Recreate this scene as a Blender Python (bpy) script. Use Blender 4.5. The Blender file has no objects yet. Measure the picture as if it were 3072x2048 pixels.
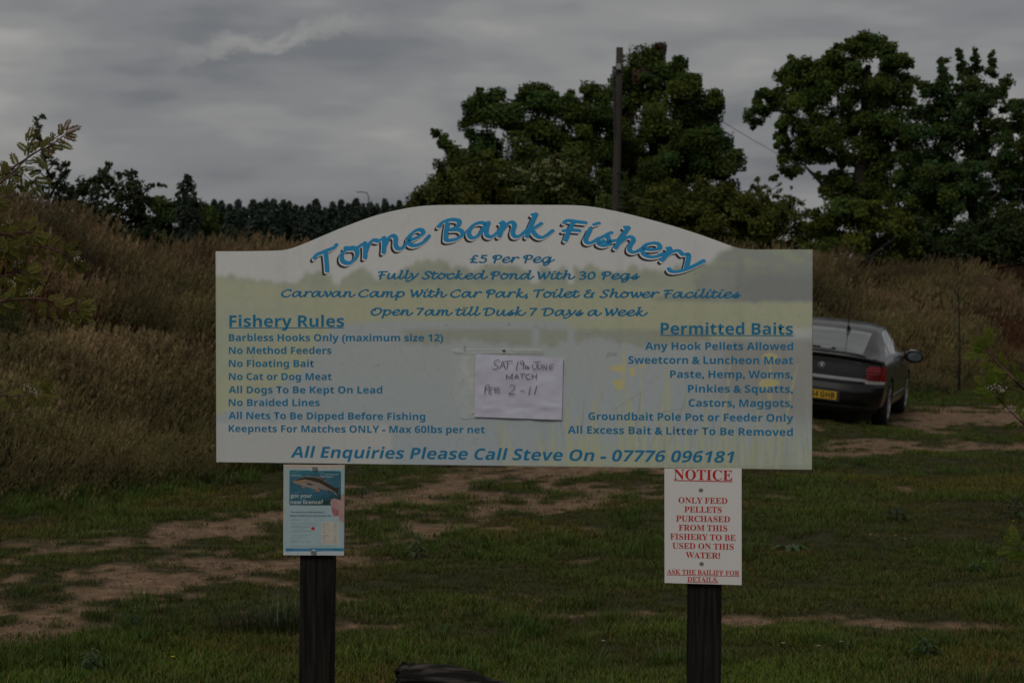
import bpy, math, random
import numpy as np
from mathutils import Vector, Matrix

# ---------------------------------------------------------------- camera, sky, sun, exposure
scene = bpy.context.scene
COL = scene.collection
FPX = 6767.0                       # focal length in pixels of a 3072 px wide frame
PITCH = math.atan((1024 - 848) / FPX)
CAM_Z = 2.0
camd = bpy.data.cameras.new('camera')
cam = bpy.data.objects.new('camera', camd)
COL.objects.link(cam)
cam.location = (0, 0, CAM_Z)
cam.rotation_euler = (math.pi / 2 - PITCH, 0, 0)
camd.sensor_width = 36.0
camd.lens = 36.0 * FPX / 3072.0
camd.clip_end = 3000
camd.dof.use_dof = True
camd.dof.focus_distance = 8.0
camd.dof.aperture_fstop = 10
scene.camera = cam
scene.render.engine = 'CYCLES'
scene.view_settings.view_transform = 'Standard'
scene.view_settings.look = 'None'
scene.view_settings.exposure = -0.5
scene.view_settings.gamma = 1.0
scene.view_settings.use_curve_mapping = False

SUN_EL, SUN_AZ = math.radians(48), math.radians(200)   # behind the camera, a little left
world = bpy.data.worlds.new('World')
scene.world = world
world.use_nodes = True
wn, wl = world.node_tree.nodes, world.node_tree.links
bg = wn['Background']
sky = wn.new('ShaderNodeTexSky')
sky.sky_type = 'NISHITA'
sky.sun_disc = False
sky.sun_elevation = SUN_EL
sky.sun_rotation = SUN_AZ
tc = wn.new('ShaderNodeTexCoord')


def wmap(sc, loc=(0, 0, 0)):
    m = wn.new('ShaderNodeMapping')
    m.inputs['Scale'].default_value = sc
    m.inputs['Location'].default_value = loc
    wl.new(tc.outputs['Generated'], m.inputs['Vector'])
    return m.outputs[0]


def wnoise(vec, scale, detail, rough, dist=0.0):
    n = wn.new('ShaderNodeTexNoise')
    n.inputs['Scale'].default_value = scale
    n.inputs['Detail'].default_value = detail
    n.inputs['Roughness'].default_value = rough
    n.inputs['Distortion'].default_value = dist
    wl.new(vec, n.inputs['Vector'])
    return n.outputs[0]


def wmath(op, a, b=None, c=None):
    m = wn.new('ShaderNodeMath')
    m.operation = op
    for i, v in enumerate((a, b, c)):
        if v is None:
            continue
        if isinstance(v, (int, float)):
            m.inputs[i].default_value = v
        else:
            wl.new(v, m.inputs[i])
    return m.outputs[0]


def wramp(fac, stops):
    r = wn.new('ShaderNodeValToRGB')
    r.color_ramp.interpolation = 'EASE'
    while len(r.color_ramp.elements) < len(stops):
        r.color_ramp.elements.new(0.5)
    for e, (p, c) in zip(r.color_ramp.elements, stops):
        e.position = p
        e.color = (*c, 1)
    wl.new(fac, r.inputs[0])
    return r.outputs[0]


n_big = wnoise(wmap((5.5, 5.5, 26), (0.6, 0.0, 0.35)), 1.0, 3, 0.5, 0.15)
n_fine = wnoise(wmap((15, 15, 48), (3.1, 0.0, 1.2)), 1.0, 3, 0.5, 0.15)
csum = wmath('ADD', wmath('MULTIPLY', n_big, 0.66), wmath('MULTIPLY', n_fine, 0.34))
cloud = wramp(csum, [(0.36, (0.228, 0.236, 0.254)), (0.46, (0.300, 0.304, 0.316)), (0.54, (0.368, 0.366, 0.366)), (0.67, (0.51, 0.50, 0.48))])
# one torn bright cloud edge, rising to the right
sep = wn.new('ShaderNodeSeparateXYZ')
wl.new(tc.outputs['Generated'], sep.inputs[0])
warp = wnoise(wmap((30, 30, 45), (7, 0, 0)), 1.0, 6, 0.68, 0.4)
zz = wmath('ADD', sep.outputs['Z'], wmath('MULTIPLY', wmath('SUBTRACT', warp, 0.5), 0.034))
line = wmath('ADD', wmath('MULTIPLY', sep.outputs['X'], 0.215), 0.1275)      # z of the edge as a function of x
d = wmath('SUBTRACT', zz, line)
up = wmath('SMOOTH_MIN', 1.0, wmath('MAXIMUM', wmath('SUBTRACT', 1.0, wmath('DIVIDE', d, 0.0085)), 0.0), 0.1)
lo = wmath('MINIMUM', 1.0, wmath('MAXIMUM', wmath('DIVIDE', wmath('ADD', d, 0.0025), 0.0055), 0.0))
ex = wmath('ABSOLUTE', wmath('DIVIDE', wmath('ADD', sep.outputs['X'], 0.105), 0.052))
exm = wmath('MAXIMUM', wmath('SUBTRACT', 1.0, wmath('POWER', ex, 2.0)), 0.0)
front = wmath('GREATER_THAN', sep.outputs['Y'], 0.0)
rim = wmath('MULTIPLY', wmath('MULTIPLY', wmath('MULTIPLY', up, lo), exm), front)
mixr = wn.new('ShaderNodeMix')
mixr.data_type = 'RGBA'
wl.new(wmath('MULTIPLY', rim, 0.36), mixr.inputs[0])
wl.new(cloud, mixr.inputs[6])
mixr.inputs[7].default_value = (0.82, 0.79, 0.70, 1)
vm = wn.new('ShaderNodeVectorMath')
vm.operation = 'SCALE'
wl.new(mixr.outputs[2], vm.inputs[0])
vm.inputs['Scale'].default_value = 9.6           # cloud radiance before the background strength of 0.1
mixs = wn.new('ShaderNodeMix')
mixs.data_type = 'RGBA'
mixs.inputs[0].default_value = 0.97
wl.new(sky.outputs[0], mixs.inputs[6])
wl.new(vm.outputs[0], mixs.inputs[7])
wl.new(mixs.outputs[2], bg.inputs['Color'])
bg.inputs['Strength'].default_value = 0.1

sund = bpy.data.lights.new('sun', 'SUN')
sund.energy = 1.5
sund.angle = math.radians(25)
sund.color = (1.0, 0.955, 0.88)
sun = bpy.data.objects.new('sun', sund)
COL.objects.link(sun)
# direction the light comes from: sky rotation is clockwise from +Y
sdir = Vector((math.sin(SUN_AZ) * math.cos(SUN_EL), math.cos(SUN_AZ) * math.cos(SUN_EL), math.sin(SUN_EL)))
sun.rotation_euler = sdir.to_track_quat('Z', 'Y').to_euler()

rng = np.random.default_rng(7)
random.seed(7)

# ---------------------------------------------------------------- geometry helpers
K = 3072 / 2352.0                   # the overview picture was read at 2352 px
cp, sp = math.cos(PITCH), math.sin(PITCH)


def ray(px, py):
    x = (px - 1536) / FPX
    y = -(py - 1024) / FPX
    return Vector((x, cp + y * sp, -sp + y * cp))


def P(px, py, Y):
    r = ray(px, py)
    return Vector((0, 0, CAM_Z)) + r * (Y / r.y)


def G(px, py, z=0.0):
    r = ray(px, py)
    return Vector((0, 0, CAM_Z)) + r * ((z - CAM_Z) / r.z)


def hash2(ix, iy, seed):
    n = (ix.astype(np.int64) * 374761393 + iy.astype(np.int64) * 668265263 + seed * 974711) & 0xFFFFFFFF
    n = ((n ^ (n >> 13)) * 1274126177) & 0xFFFFFFFF
    return ((n ^ (n >> 16)) & 0xFFFF) / 65535.0


def vnoise(x, y, seed=0):
    x = np.asarray(x, float)
    y = np.asarray(y, float)
    ix, iy = np.floor(x), np.floor(y)
    fx, fy = x - ix, y - iy
    fx = fx * fx * (3 - 2 * fx)
    fy = fy * fy * (3 - 2 * fy)
    a, b = hash2(ix, iy, seed), hash2(ix + 1, iy, seed)
    c, e = hash2(ix, iy + 1, seed), hash2(ix + 1, iy + 1, seed)
    return (a * (1 - fx) + b * fx) * (1 - fy) + (c * (1 - fx) + e * fx) * fy


def fbm(x, y, seed=0, octv=4, rough=0.5):
    s, amp, tot = 0.0, 1.0, 0.0
    for o in range(octv):
        s = s + amp * vnoise(np.asarray(x) * 2 ** o, np.asarray(y) * 2 ** o, seed + o * 17)
        tot += amp
        amp *= rough
    return s / tot


def sstep(a, b, x):
    t = np.clip((np.asarray(x, float) - a) / (b - a), 0, 1)
    return t * t * (3 - 2 * t)


def setp(o, label=None, cat=None, group=None, kind=None):
    if label:
        o['label'] = label
    if cat:
        o['category'] = cat
    if group:
        o['group'] = group
    if kind:
        o['kind'] = kind
    return o


def link(name, me, mat=None, parent=None):
    o = bpy.data.objects.new(name, me)
    COL.objects.link(o)
    if mat is not None and me is not None and len(me.materials) == 0:
        me.materials.append(mat)
    if parent is not None:
        o.parent = parent
    return o


def empty(name, loc=(0, 0, 0)):
    o = bpy.data.objects.new(name, None)
    o.empty_display_size = 0.1
    o.location = loc
    COL.objects.link(o)
    return o


def mesh_np(name, V, F, smooth=False, cols=None, colname='col'):
    """V (n,3), F (m,k) numpy of equal-sized faces."""
    V = np.asarray(V, np.float32)
    F = np.asarray(F, np.int32)
    me = bpy.data.meshes.new(name)
    k = F.shape[1]
    me.vertices.add(len(V))
    me.vertices.foreach_set('co', V.ravel())
    me.loops.add(F.size)
    me.loops.foreach_set('vertex_index', F.ravel())
    me.polygons.add(len(F))
    me.polygons.foreach_set('loop_start', np.arange(0, F.size, k, dtype=np.int32))
    me.update(calc_edges=True)
    if smooth:
        me.polygons.foreach_set('use_smooth', np.ones(len(F), bool))
    if cols is not None:
        c = np.ones((len(V), 4), np.float32)
        c[:, :3] = cols
        a = me.color_attributes.new(colname, 'FLOAT_COLOR', 'POINT')
        a.data.foreach_set('color', c.ravel())
    return me


def mesh_py(name, V, F, smooth=False):
    me = bpy.data.meshes.new(name)
    me.from_pydata([tuple(v) for v in V], [], [tuple(f) for f in F])
    me.update()
    if smooth:
        me.polygons.foreach_set('use_smooth', np.ones(len(me.polygons), bool))
    return me


class MB:
    """collects simple shapes into one mesh"""

    def __init__(s):
        s.V, s.F = [], []

    def add(s, V, F):
        b = len(s.V)
        s.V += [Vector(v) for v in V]
        s.F += [tuple(i + b for i in f) for f in F]
        return s

    def box(s, c, d, M=None, bev=0.0):
        x, y, z = d[0] / 2, d[1] / 2, d[2] / 2
        if bev > 0:
            V = []
            for sx in (-1, 1):
                for sy in (-1, 1):
                    for sz in (-1, 1):
                        V += [(sx * (x - bev), sy * y, sz * (z)), ]
            # chamfered vertical edges, simple octagon prism
            ring = [(-x + bev, -y), (x - bev, -y), (x, -y + bev), (x, y - bev), (x - bev, y), (-x + bev, y), (-x, y - bev), (-x, -y + bev)]
            V = [(a, b, -z) for a, b in ring] + [(a, b, z) for a, b in ring]
            F = [tuple(range(7, -1, -1)), tuple(range(8, 16))] + [(i, (i + 1) % 8, (i + 1) % 8 + 8, i + 8) for i in range(8)]
        else:
            V = [(a * x, b * y, e * z) for a in (-1, 1) for b in (-1, 1) for e in (-1, 1)]
            F = [(0, 1, 3, 2), (4, 6, 7, 5), (0, 4, 5, 1), (2, 3, 7, 6), (0, 2, 6, 4), (1, 5, 7, 3)]
        V = [Vector(v) + Vector(c) for v in V]
        if M is not None:
            V = [M @ v for v in V]
        return s.add(V, F)

    def tube(s, pts, rad, n=8, cap=True):
        pts = [Vector(p) for p in pts]
        if isinstance(rad, (int, float)):
            rad = [rad] * len(pts)
        V, F = [], []
        prev = None
        for i, p in enumerate(pts):
            t = (pts[min(i + 1, len(pts) - 1)] - pts[max(i - 1, 0)])
            t = t.normalized() if t.length > 1e-9 else Vector((0, 0, 1))
            if prev is None:
                a = t.orthogonal().normalized()
            else:
                a = (prev - t * prev.dot(t))
                a = a.normalized() if a.length > 1e-6 else t.orthogonal().normalized()
            prev = a
            b = t.cross(a)
            for j in range(n):
                an = 2 * math.pi * j / n
                V.append(p + (a * math.cos(an) + b * math.sin(an)) * rad[i])
        for i in range(len(pts) - 1):
            for j in range(n):
                F.append((i * n + j, i * n + (j + 1) % n, (i + 1) * n + (j + 1) % n, (i + 1) * n + j))
        if cap:
            F.append(tuple(range(n - 1, -1, -1)))
            F.append(tuple(range((len(pts) - 1) * n, len(pts) * n)))
        return s.add(V, F)

    def lathe(s, prof, M, n=24):
        """profile of (r, h) turned round local Z, placed by M"""
        V, F = [], []
        for r, h in prof:
            for j in range(n):
                an = 2 * math.pi * j / n
                V.append(M @ Vector((r * math.cos(an), r * math.sin(an), h)))
        for i in range(len(prof) - 1):
            for j in range(n):
                F.append((i * n + j, i * n + (j + 1) % n, (i + 1) * n + (j + 1) % n, (i + 1) * n + j))
        F.append(tuple(range(n - 1, -1, -1)))
        F.append(tuple(range((len(prof) - 1) * n, len(prof) * n)))
        return s.add(V, F)

    def build(s, name, mat, parent=None, smooth=False):
        return link(name, mesh_py(name, s.V, s.F, smooth), mat, parent)


# ---------------------------------------------------------------- material helpers
def new_mat(name):
    m = bpy.data.materials.new(name)
    m.use_nodes = True
    return m, m.node_tree.nodes, m.node_tree.links, m.node_tree.nodes['Principled BSDF']


def N(nodes, t, **kw):
    n = nodes.new(t)
    for k, v in kw.items():
        setattr(n, k, v)
    return n


def simple(name, col, rough=0.6, spec=0.5, metal=0.0, var=0.15, scale=20.0, bump=0.0, coat=0.0, bscale=None):
    m, ns, ls, b = new_mat(name)
    t = N(ns, 'ShaderNodeTexCoord')
    no = N(ns, 'ShaderNodeTexNoise')
    no.inputs['Scale'].default_value = scale
    no.inputs['Detail'].default_value = 4
    ls.new(t.outputs['Object'], no.inputs['Vector'])
    r = N(ns, 'ShaderNodeMapRange')
    r.inputs[3].default_value = 1 - var
    r.inputs[4].default_value = 1 + var
    ls.new(no.outputs[0], r.inputs[0])
    v = N(ns, 'ShaderNodeVectorMath', operation='SCALE')
    v.inputs[0].default_value = col
    ls.new(r.outputs[0], v.inputs['Scale'])
    ls.new(v.outputs[0], b.inputs['Base Color'])
    b.inputs['Roughness'].default_value = rough
    b.inputs['Specular IOR Level'].default_value = spec
    b.inputs['Metallic'].default_value = metal
    b.inputs['Coat Weight'].default_value = coat
    if bump:
        n2 = N(ns, 'ShaderNodeTexNoise')
        n2.inputs['Scale'].default_value = bscale or scale * 3
        n2.inputs['Detail'].default_value = 5
        ls.new(t.outputs['Object'], n2.inputs['Vector'])
        bp = N(ns, 'ShaderNodeBump')
        bp.inputs['Strength'].default_value = 0.6
        bp.inputs['Distance'].default_value = bump
        ls.new(n2.outputs[0], bp.inputs['Height'])
        ls.new(bp.outputs[0], b.inputs['Normal'])
    return m


def attr_mat(name, rough=0.5, spec=0.4, var=0.06, scale=60.0, bump=0.0, attr='col'):
    m, ns, ls, b = new_mat(name)
    a = N(ns, 'ShaderNodeAttribute', attribute_name=attr)
    t = N(ns, 'ShaderNodeTexCoord')
    no = N(ns, 'ShaderNodeTexNoise')
    no.inputs['Scale'].default_value = scale
    no.inputs['Detail'].default_value = 5
    ls.new(t.outputs['Object'], no.inputs['Vector'])
    r = N(ns, 'ShaderNodeMapRange')
    r.inputs[3].default_value = 1 - var
    r.inputs[4].default_value = 1 + var
    ls.new(no.outputs[0], r.inputs[0])
    v = N(ns, 'ShaderNodeVectorMath', operation='SCALE')
    ls.new(a.outputs['Color'], v.inputs[0])
    ls.new(r.outputs[0], v.inputs['Scale'])
    ls.new(v.outputs[0], b.inputs['Base Color'])
    b.inputs['Roughness'].default_value = rough
    b.inputs['Specular IOR Level'].default_value = spec
    if bump:
        bp = N(ns, 'ShaderNodeBump')
        bp.inputs['Strength'].default_value = 0.5
        bp.inputs['Distance'].default_value = bump
        ls.new(no.outputs[0], bp.inputs['Height'])
        ls.new(bp.outputs[0], b.inputs['Normal'])
    return m


def leaf_mat(name, attr='col', instancer=False, trans=0.3, rough=0.55, spec=0.35):
    """leaf / blade: point colour, times the tint of its instance when there is one"""
    m, ns, ls, b = new_mat(name)
    a = N(ns, 'ShaderNodeAttribute', attribute_name=attr)
    colr = a.outputs['Color']
    if instancer:
        t = N(ns, 'ShaderNodeAttribute', attribute_name='tint', attribute_type='INSTANCER')
        v = N(ns, 'ShaderNodeVectorMath', operation='MULTIPLY')
        ls.new(colr, v.inputs[0])
        ls.new(t.outputs['Vector'], v.inputs[1])
        colr = v.outputs[0]
    ls.new(colr, b.inputs['Base Color'])
    b.inputs['Roughness'].default_value = rough
    b.inputs['Specular IOR Level'].default_value = spec
    tr = N(ns, 'ShaderNodeBsdfTranslucent')
    ls.new(colr, tr.inputs['Color'])
    mx = N(ns, 'ShaderNodeMixShader')
    mx.inputs[0].default_value = trans
    ls.new(b.outputs[0], mx.inputs[1])
    ls.new(tr.outputs[0], mx.inputs[2])
    ls.new(mx.outputs[0], ns['Material Output'].inputs['Surface'])
    return m


# ================================================================ TERRAIN
def foot_s(x, y):
    """distance behind the foot line of the bank"""
    x = np.asarray(x, float)
    y = np.asarray(y, float)
    w = (fbm(x * 0.25 + 9, y * 0.25, 3) - 0.5) * 2.2
    xx = np.clip(x, -20, 16)
    return (y - 28.3 - 1.62 * xx - np.maximum(x - 16, 0) * 0.6 - np.minimum(x + 20, 0) * 0.4) / 1.904 + w


CAR_X, CAR_Y = 4.42, 31.95          # middle of the rear axle


def height(x, y):
    x = np.asarray(x, float)
    y = np.asarray(y, float)
    h = (fbm(x * 0.3, y * 0.3, 11) - 0.5) * 0.10 + (fbm(x * 1.3, y * 1.3, 12) - 0.5) * 0.05
    h = h * sstep(9, 12, y)
    s = foot_s(x, y)
    H = 1.70 - 0.22 * sstep(1, -3, x) + 0.72 * sstep(-5.6, -7.2, x) + 0.35 * sstep(6, 12, x) + (fbm(x * 0.22, y * 0.22, 5) - 0.5) * 0.6
    up = 0.22 * sstep(-0.5, 2.0, s) + 0.78 * sstep(0.6, 7.0, s)
    lump = (fbm(x * 0.55, y * 0.55, 6) - 0.5) * 0.8 * sstep(1.5, 3.5, s) * (1 - sstep(5.5, 8, s))
    bank = H * up + lump
    back = 1.1 * sstep(9.5, 17, s)
    h = h + bank - (bank - 1.1) * sstep(9.5, 17, s)
    lat = (x - CAR_X) * 0.966 - (y - CAR_Y) * 0.259
    lon = (x - CAR_X) * 0.259 + (y - CAR_Y) * 0.966
    h = h + 0.20 * np.exp(-(((lat + 0.95) / 0.8) ** 2) / 2) * sstep(-3.5, -1.0, lon) * (1 - sstep(3.5, 6, lon))
    return h


def hz(x, y):
    return float(height(np.array([x]), np.array([y]))[0])


BANDS = []


def band(pts, hw, w=1.0, seed=0):
    BANDS.append(([(G(a, b).x, G(a, b).y) for a, b in pts], hw, w))


band([(-300, 1712), (0, 1683), (160, 1668), (350, 1642), (480, 1640), (620, 1592), (760, 1575), (860, 1556), (1060, 1530), (1200, 1500), (1330, 1470), (1500, 1430), (1750, 1408), (2060, 1400), (2440, 1368), (2700, 1352), (3000, 1348), (3300, 1330)], 0.50, 1.3)
band([(-300, 1925), (0, 1895), (130, 1865), (250, 1815), (420, 1790), (560, 1740), (760, 1715), (900, 1700), (1060, 1650), (1250, 1620), (1400, 1565), (1600, 1540), (1760, 1520), (1900, 1490)], 0.30, 1.0)
band([(-300, 1800), (400, 1740), (800, 1650), (1100, 1600), (1500, 1500), (1900, 1470)], 1.5, 0.55)
band([(2000, 1845), (2120, 1850), (2200, 1868)], 0.2, 1.0)
band([(2430, 1872), (2600, 1878), (2800, 1890), (3300, 1905)], 0.17, 1.1)
band([(960, 1900), (1330, 1885)], 0.14, 0.9)
band([(1700, 1835), (1800, 1830)], 0.1, 0.8)
band([(2740, 1248), (3300, 1245)], 3.0, 1.35)
band([(2450, 1345), (2600, 1325), (2820, 1345), (3200, 1330)], 0.8, 0.9)
band([(1280, 1450), (1550, 1405), (1900, 1385)], 0.8, 0.75)
band([(2990, 1108), (3300, 1105)], 1.5, 1.1)


def sand(x, y):
    x = np.asarray(x, float)
    y = np.asarray(y, float)
    best = np.full(x.shape, -1.0)
    wx = x + (fbm(x * 1.1, y * 0.7, 31) - 0.5) * 0.7
    wy = y + (fbm(x * 1.1, y * 0.7, 32) - 0.5) * 0.7
    for pts, hw, w in BANDS:
        dmin = np.full(x.shape, 1e9)
        for (ax, ay), (bx, by) in zip(pts[:-1], pts[1:]):
            ux, uy = bx - ax, by - ay
            L = ux * ux + uy * uy
            t = np.clip(((wx - ax) * ux + (wy - ay) * uy) / L, 0, 1)
            dmin = np.minimum(dmin, np.hypot(wx - ax - t * ux, wy - ay - t * uy))
        best = np.maximum(best, w * (1.3 - dmin / hw))
    n = fbm(x * 1.6, y * 1.1, 33, 5, 0.62)
    n2 = fbm(x * 6, y * 4, 41, 3, 0.6)
    v = best * 0.75 + (n - 0.5) * 2.2 + (n2 - 0.5) * 2.0 - 0.48
    # small bare spots anywhere
    v = np.maximum(v, (fbm(x * 0.9, y * 0.7, 35, 4) - 0.5) * 5 + (n2 - .5) * 1.2 - 1.75)
    s = foot_s(x, y)
    v = v - 3 * sstep(-1.5, 0.3, s)
    # bare scrapes on the bank
    v = np.maximum(v, (fbm(x * 0.6 + 3, y * 0.6, 37, 4) - 0.60) * 9 * sstep(2, 5, s) * (1 - sstep(9, 12, s)) - 0.3)
    return v


def nonuni(a, b, step, far, ratio=1.18, maxstep=25):
    v = list(np.arange(a, b + 1e-6, step))
    st, x = step, v[-1]
    hi = []
    while x < far[1]:
        st = min(st * ratio, maxstep)
        x += st
        hi.append(x)
    st, x = step, v[0]
    lo = []
    while x > far[0]:
        st = min(st * ratio, maxstep)
        x -= st
        lo.append(x)
    return np.array(lo[::-1] + v + hi)


gx = nonuni(-7.5, 10.5, 0.055, (-700, 700), 1.16)
gy = [9.8]
while gy[-1] < 62:
    gy.append(gy[-1] + max(0.055, 0.0052 * gy[-1]))
gy = np.array(gy)
lo, x, st = [], gy[0], 0.1
while x > -30:
    st = min(st * 1.25, 6)
    x -= st
    lo.append(x)
hi, x, st = [], gy[-1], 0.35
while x < 1500:
    st = min(st * 1.14, 60)
    x += st
    hi.append(x)
gy = np.array(lo[::-1] + list(gy) + hi)
X, Y = np.meshgrid(gx, gy)
Z = height(X, Y)
S = sand(X, Y)
sandm = sstep(-0.25, 0.32, S)
Z = Z - 0.02 * sandm + (fbm(X * 3, Y * 3, 55, 3) - 0.5) * 0.008 * sandm
nx, ny = len(gx), len(gy)
Vt = np.stack([X.ravel(), Y.ravel(), Z.ravel()], 1)
ii = (np.arange(ny - 1)[:, None] * nx + np.arange(nx - 1)[None, :]).ravel()
Ft = np.stack([ii, ii + 1, ii + 1 + nx, ii + nx], 1)
bk = sstep(0, 3, foot_s(X, Y)).ravel()
tcol = np.stack([sandm.ravel(), bk, fbm(X * 0.8, Y * 0.8, 71).ravel()], 1)
me = mesh_np('ground', Vt, Ft, True, tcol)

m_ground, ns, ls, b = new_mat('soil_and_turf')
a = N(ns, 'ShaderNodeAttribute', attribute_name='col')
se = N(ns, 'ShaderNodeSeparateColor')
ls.new(a.outputs['Color'], se.inputs[0])
t = N(ns, 'ShaderNodeTexCoord')


def gnoise(scale, detail=5):
    n = N(ns, 'ShaderNodeTexNoise')
    n.inputs['Scale'].default_value = scale
    n.inputs['Detail'].default_value = detail
    n.inputs['Roughness'].default_value = 0.65
    ls.new(t.outputs['Object'], n.inputs['Vector'])
    return n.outputs[0]


def gramp(f, stops):
    r = N(ns, 'ShaderNodeValToRGB')
    while len(r.color_ramp.elements) < len(stops):
        r.color_ramp.elements.new(0.5)
    for e, (p, c) in zip(r.color_ramp.elements, stops):
        e.position = p
        e.color = (*c, 1)
    ls.new(f, r.inputs[0])
    return r.outputs[0]


nf = gnoise(7.0, 8)
c_sand = gramp(nf, [(0.3, (0.105, 0.064, 0.036)), (0.5, (0.185, 0.118, 0.070)), (0.66, (0.265, 0.175, 0.110))])
c_turf = gramp(gnoise(3.0, 8), [(0.3, (0.020, 0.022, 0.008)), (0.5, (0.034, 0.034, 0.013)), (0.7, (0.058, 0.045, 0.022))])
c_bank = gramp(gnoise(2.0, 8), [(0.3, (0.018, 0.017, 0.008)), (0.6, (0.045, 0.032, 0.018))])


def gmix(f, a_, b_):
    m = N(ns, 'ShaderNodeMix', data_type='RGBA')
    ls.new(f, m.inputs[0])
    ls.new(a_, m.inputs[6])
    ls.new(b_, m.inputs[7])
    return m.outputs[2]


cg = gmix(se.outputs[1], c_turf, c_bank)
cg = gmix(se.outputs[0], cg, c_sand)
ls.new(cg, b.inputs['Base Color'])
b.inputs['Roughness'].default_value = 0.95
b.inputs['Specular IOR Level'].default_value = 0.15
bp = N(ns, 'ShaderNodeBump')
bp.inputs['Distance'].default_value = 0.02
bp.inputs['Strength'].default_value = 0.7
ls.new(gnoise(28.0, 6), bp.inputs['Height'])
ls.new(bp.outputs[0], b.inputs['Normal'])
ground = setp(link('ground', me, m_ground), 'rough turf ground with worn sandy tracks rising to a grassy bank', kind='structure')


# ================================================================ GRASS
def blade_strip(V, F, C, base, h, w, lean, az, c0, c1, seg=2, rngl=random, curve=1.0):
    """one bent blade, seg quads then a tip"""
    b0 = len(V)
    dx, dy = math.cos(az), math.sin(az)
    px, py = -dy, dx
    for k in range(seg + 1):
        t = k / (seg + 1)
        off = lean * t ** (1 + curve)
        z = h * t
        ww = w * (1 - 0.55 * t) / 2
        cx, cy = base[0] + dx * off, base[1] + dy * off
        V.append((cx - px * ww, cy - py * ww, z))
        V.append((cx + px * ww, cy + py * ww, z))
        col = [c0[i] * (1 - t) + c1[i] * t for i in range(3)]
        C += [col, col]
    V.append((base[0] + dx * lean, base[1] + dy * lean, h))
    C.append(c1)
    for k in range(seg):
        q = b0 + 2 * k
        F.append((q, q + 1, q + 3))
        F.append((q, q + 3, q + 2))
    q = b0 + 2 * seg
    F.append((q, q + 1, q + 2))


def proto(name, V, F, C, mat):
    me = mesh_np(name, V, F, False, np.array(C))
    me.materials.append(mat)
    return bpy.data.objects.new(name, me)


m_grass = leaf_mat('grass_blade', instancer=True, trans=0.25, spec=0.25)

turf_protos = []
for k in range(6):
    V, F, C = [], [], []
    for i in range(40):
        r = 0.11 * math.sqrt(random.random())
        an = random.uniform(0, 6.283)
        h = random.uniform(0.014, 0.046) * (1.3 - r * 4)
        g = random.uniform(0.7, 1.25)
        dry = random.random() < 0.10
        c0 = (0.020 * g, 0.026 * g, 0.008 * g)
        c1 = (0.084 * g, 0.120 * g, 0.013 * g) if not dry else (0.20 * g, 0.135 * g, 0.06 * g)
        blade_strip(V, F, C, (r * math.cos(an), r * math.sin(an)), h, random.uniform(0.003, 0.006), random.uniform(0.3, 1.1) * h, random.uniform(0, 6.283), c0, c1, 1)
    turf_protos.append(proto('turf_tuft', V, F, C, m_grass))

tuft_protos = []      # longer meadow grass
for k in range(4):
    V, F, C = [], [], []
    for i in range(46):
        r = 0.09 * math.sqrt(random.random())
        an = random.uniform(0, 6.283)
        h = random.uniform(0.06, 0.15)
        g = random.uniform(0.7, 1.3)
        c0 = (0.016 * g, 0.024 * g, 0.007 * g)
        c1 = (0.080 * g, 0.125 * g, 0.012 * g)
        blade_strip(V, F, C, (r * math.cos(an), r * math.sin(an)), h, random.uniform(0.004, 0.007), random.uniform(0.15, 0.8) * h, an + random.uniform(-1, 1), c0, c1, 2)
    tuft_protos.append(proto('meadow_tuft', V, F, C, m_grass))


def seed_stem(V, F, C, base, h, lean, az, hl, hw, cs, ch, sw=0.003):
    """thin stem with a feathery seed head built from small spikelets"""
    blade_strip(V, F, C, base, h, sw, lean, az, cs, cs, 2)
    dx, dy = math.cos(az), math.sin(az)
    for j in range(9):
        t = j / 9
        z = h - hl * 0.15 - hl * (1 - t) * 0.75
        tt = z / h
        off = lean * tt ** 2
        wj = hw * (0.45 + 0.9 * math.sin(math.pi * (t * 0.8 + 0.15))) * random.uniform(0.7, 1.2)
        a2 = random.uniform(0, 6.283)
        bx, by = base[0] + dx * off, base[1] + dy * off
        b0 = len(V)
        ex, ey = math.cos(a2) * wj, math.sin(a2) * wj
        g = random.uniform(0.75, 1.25)
        c = [q * g for q in ch]
        V += [(bx, by, z), (bx + ex + dx * 0.006, by + ey, z + hl * 0.20), (bx + ex * 0.25 + dx * .004, by + ey * 0.25, z + hl * 0.30)]
        C += [c, c, c]
        F.append((b0, b0 + 1, b0 + 2))


bank_protos = []
for k in range(6):
    V, F, C = [], [], []
    for i in range(36):
        r = 0.22 * math.sqrt(random.random())
        an = random.uniform(0, 6.283)
        h = random.uniform(0.22, 0.50)
        g = random.uniform(0.7, 1.3)
        if random.random() < 0.55:
            c0, c1 = (0.026 * g, 0.030 * g, 0.008 * g), (0.072 * g, 0.074 * g, 0.018 * g)
        else:
            c0, c1 = (0.038 * g, 0.027 * g, 0.010 * g), (0.15 * g, 0.098 * g, 0.040 * g)
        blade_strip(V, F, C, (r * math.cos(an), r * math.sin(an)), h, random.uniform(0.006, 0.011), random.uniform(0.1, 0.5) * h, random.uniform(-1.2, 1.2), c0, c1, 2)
    for i in range(13):
        r = 0.22 * math.sqrt(random.random())
        an = random.uniform(0, 6.283)
        h = random.uniform(0.40, 0.90)
        g = random.uniform(0.7, 1.3)
        seed_stem(V, F, C, (r * math.cos(an), r * math.sin(an)), h, random.uniform(0.05, 0.22), random.uniform(-0.6, 0.6), random.uniform(0.11, 0.17), random.uniform(0.010, 0.02),
                  (0.085 * g, 0.062 * g, 0.025 * g), (0.31 * g, 0.205 * g, 0.112 * g), 0.004)
    bank_protos.append(proto('bank_clump', V, F, C, m_grass))

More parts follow.
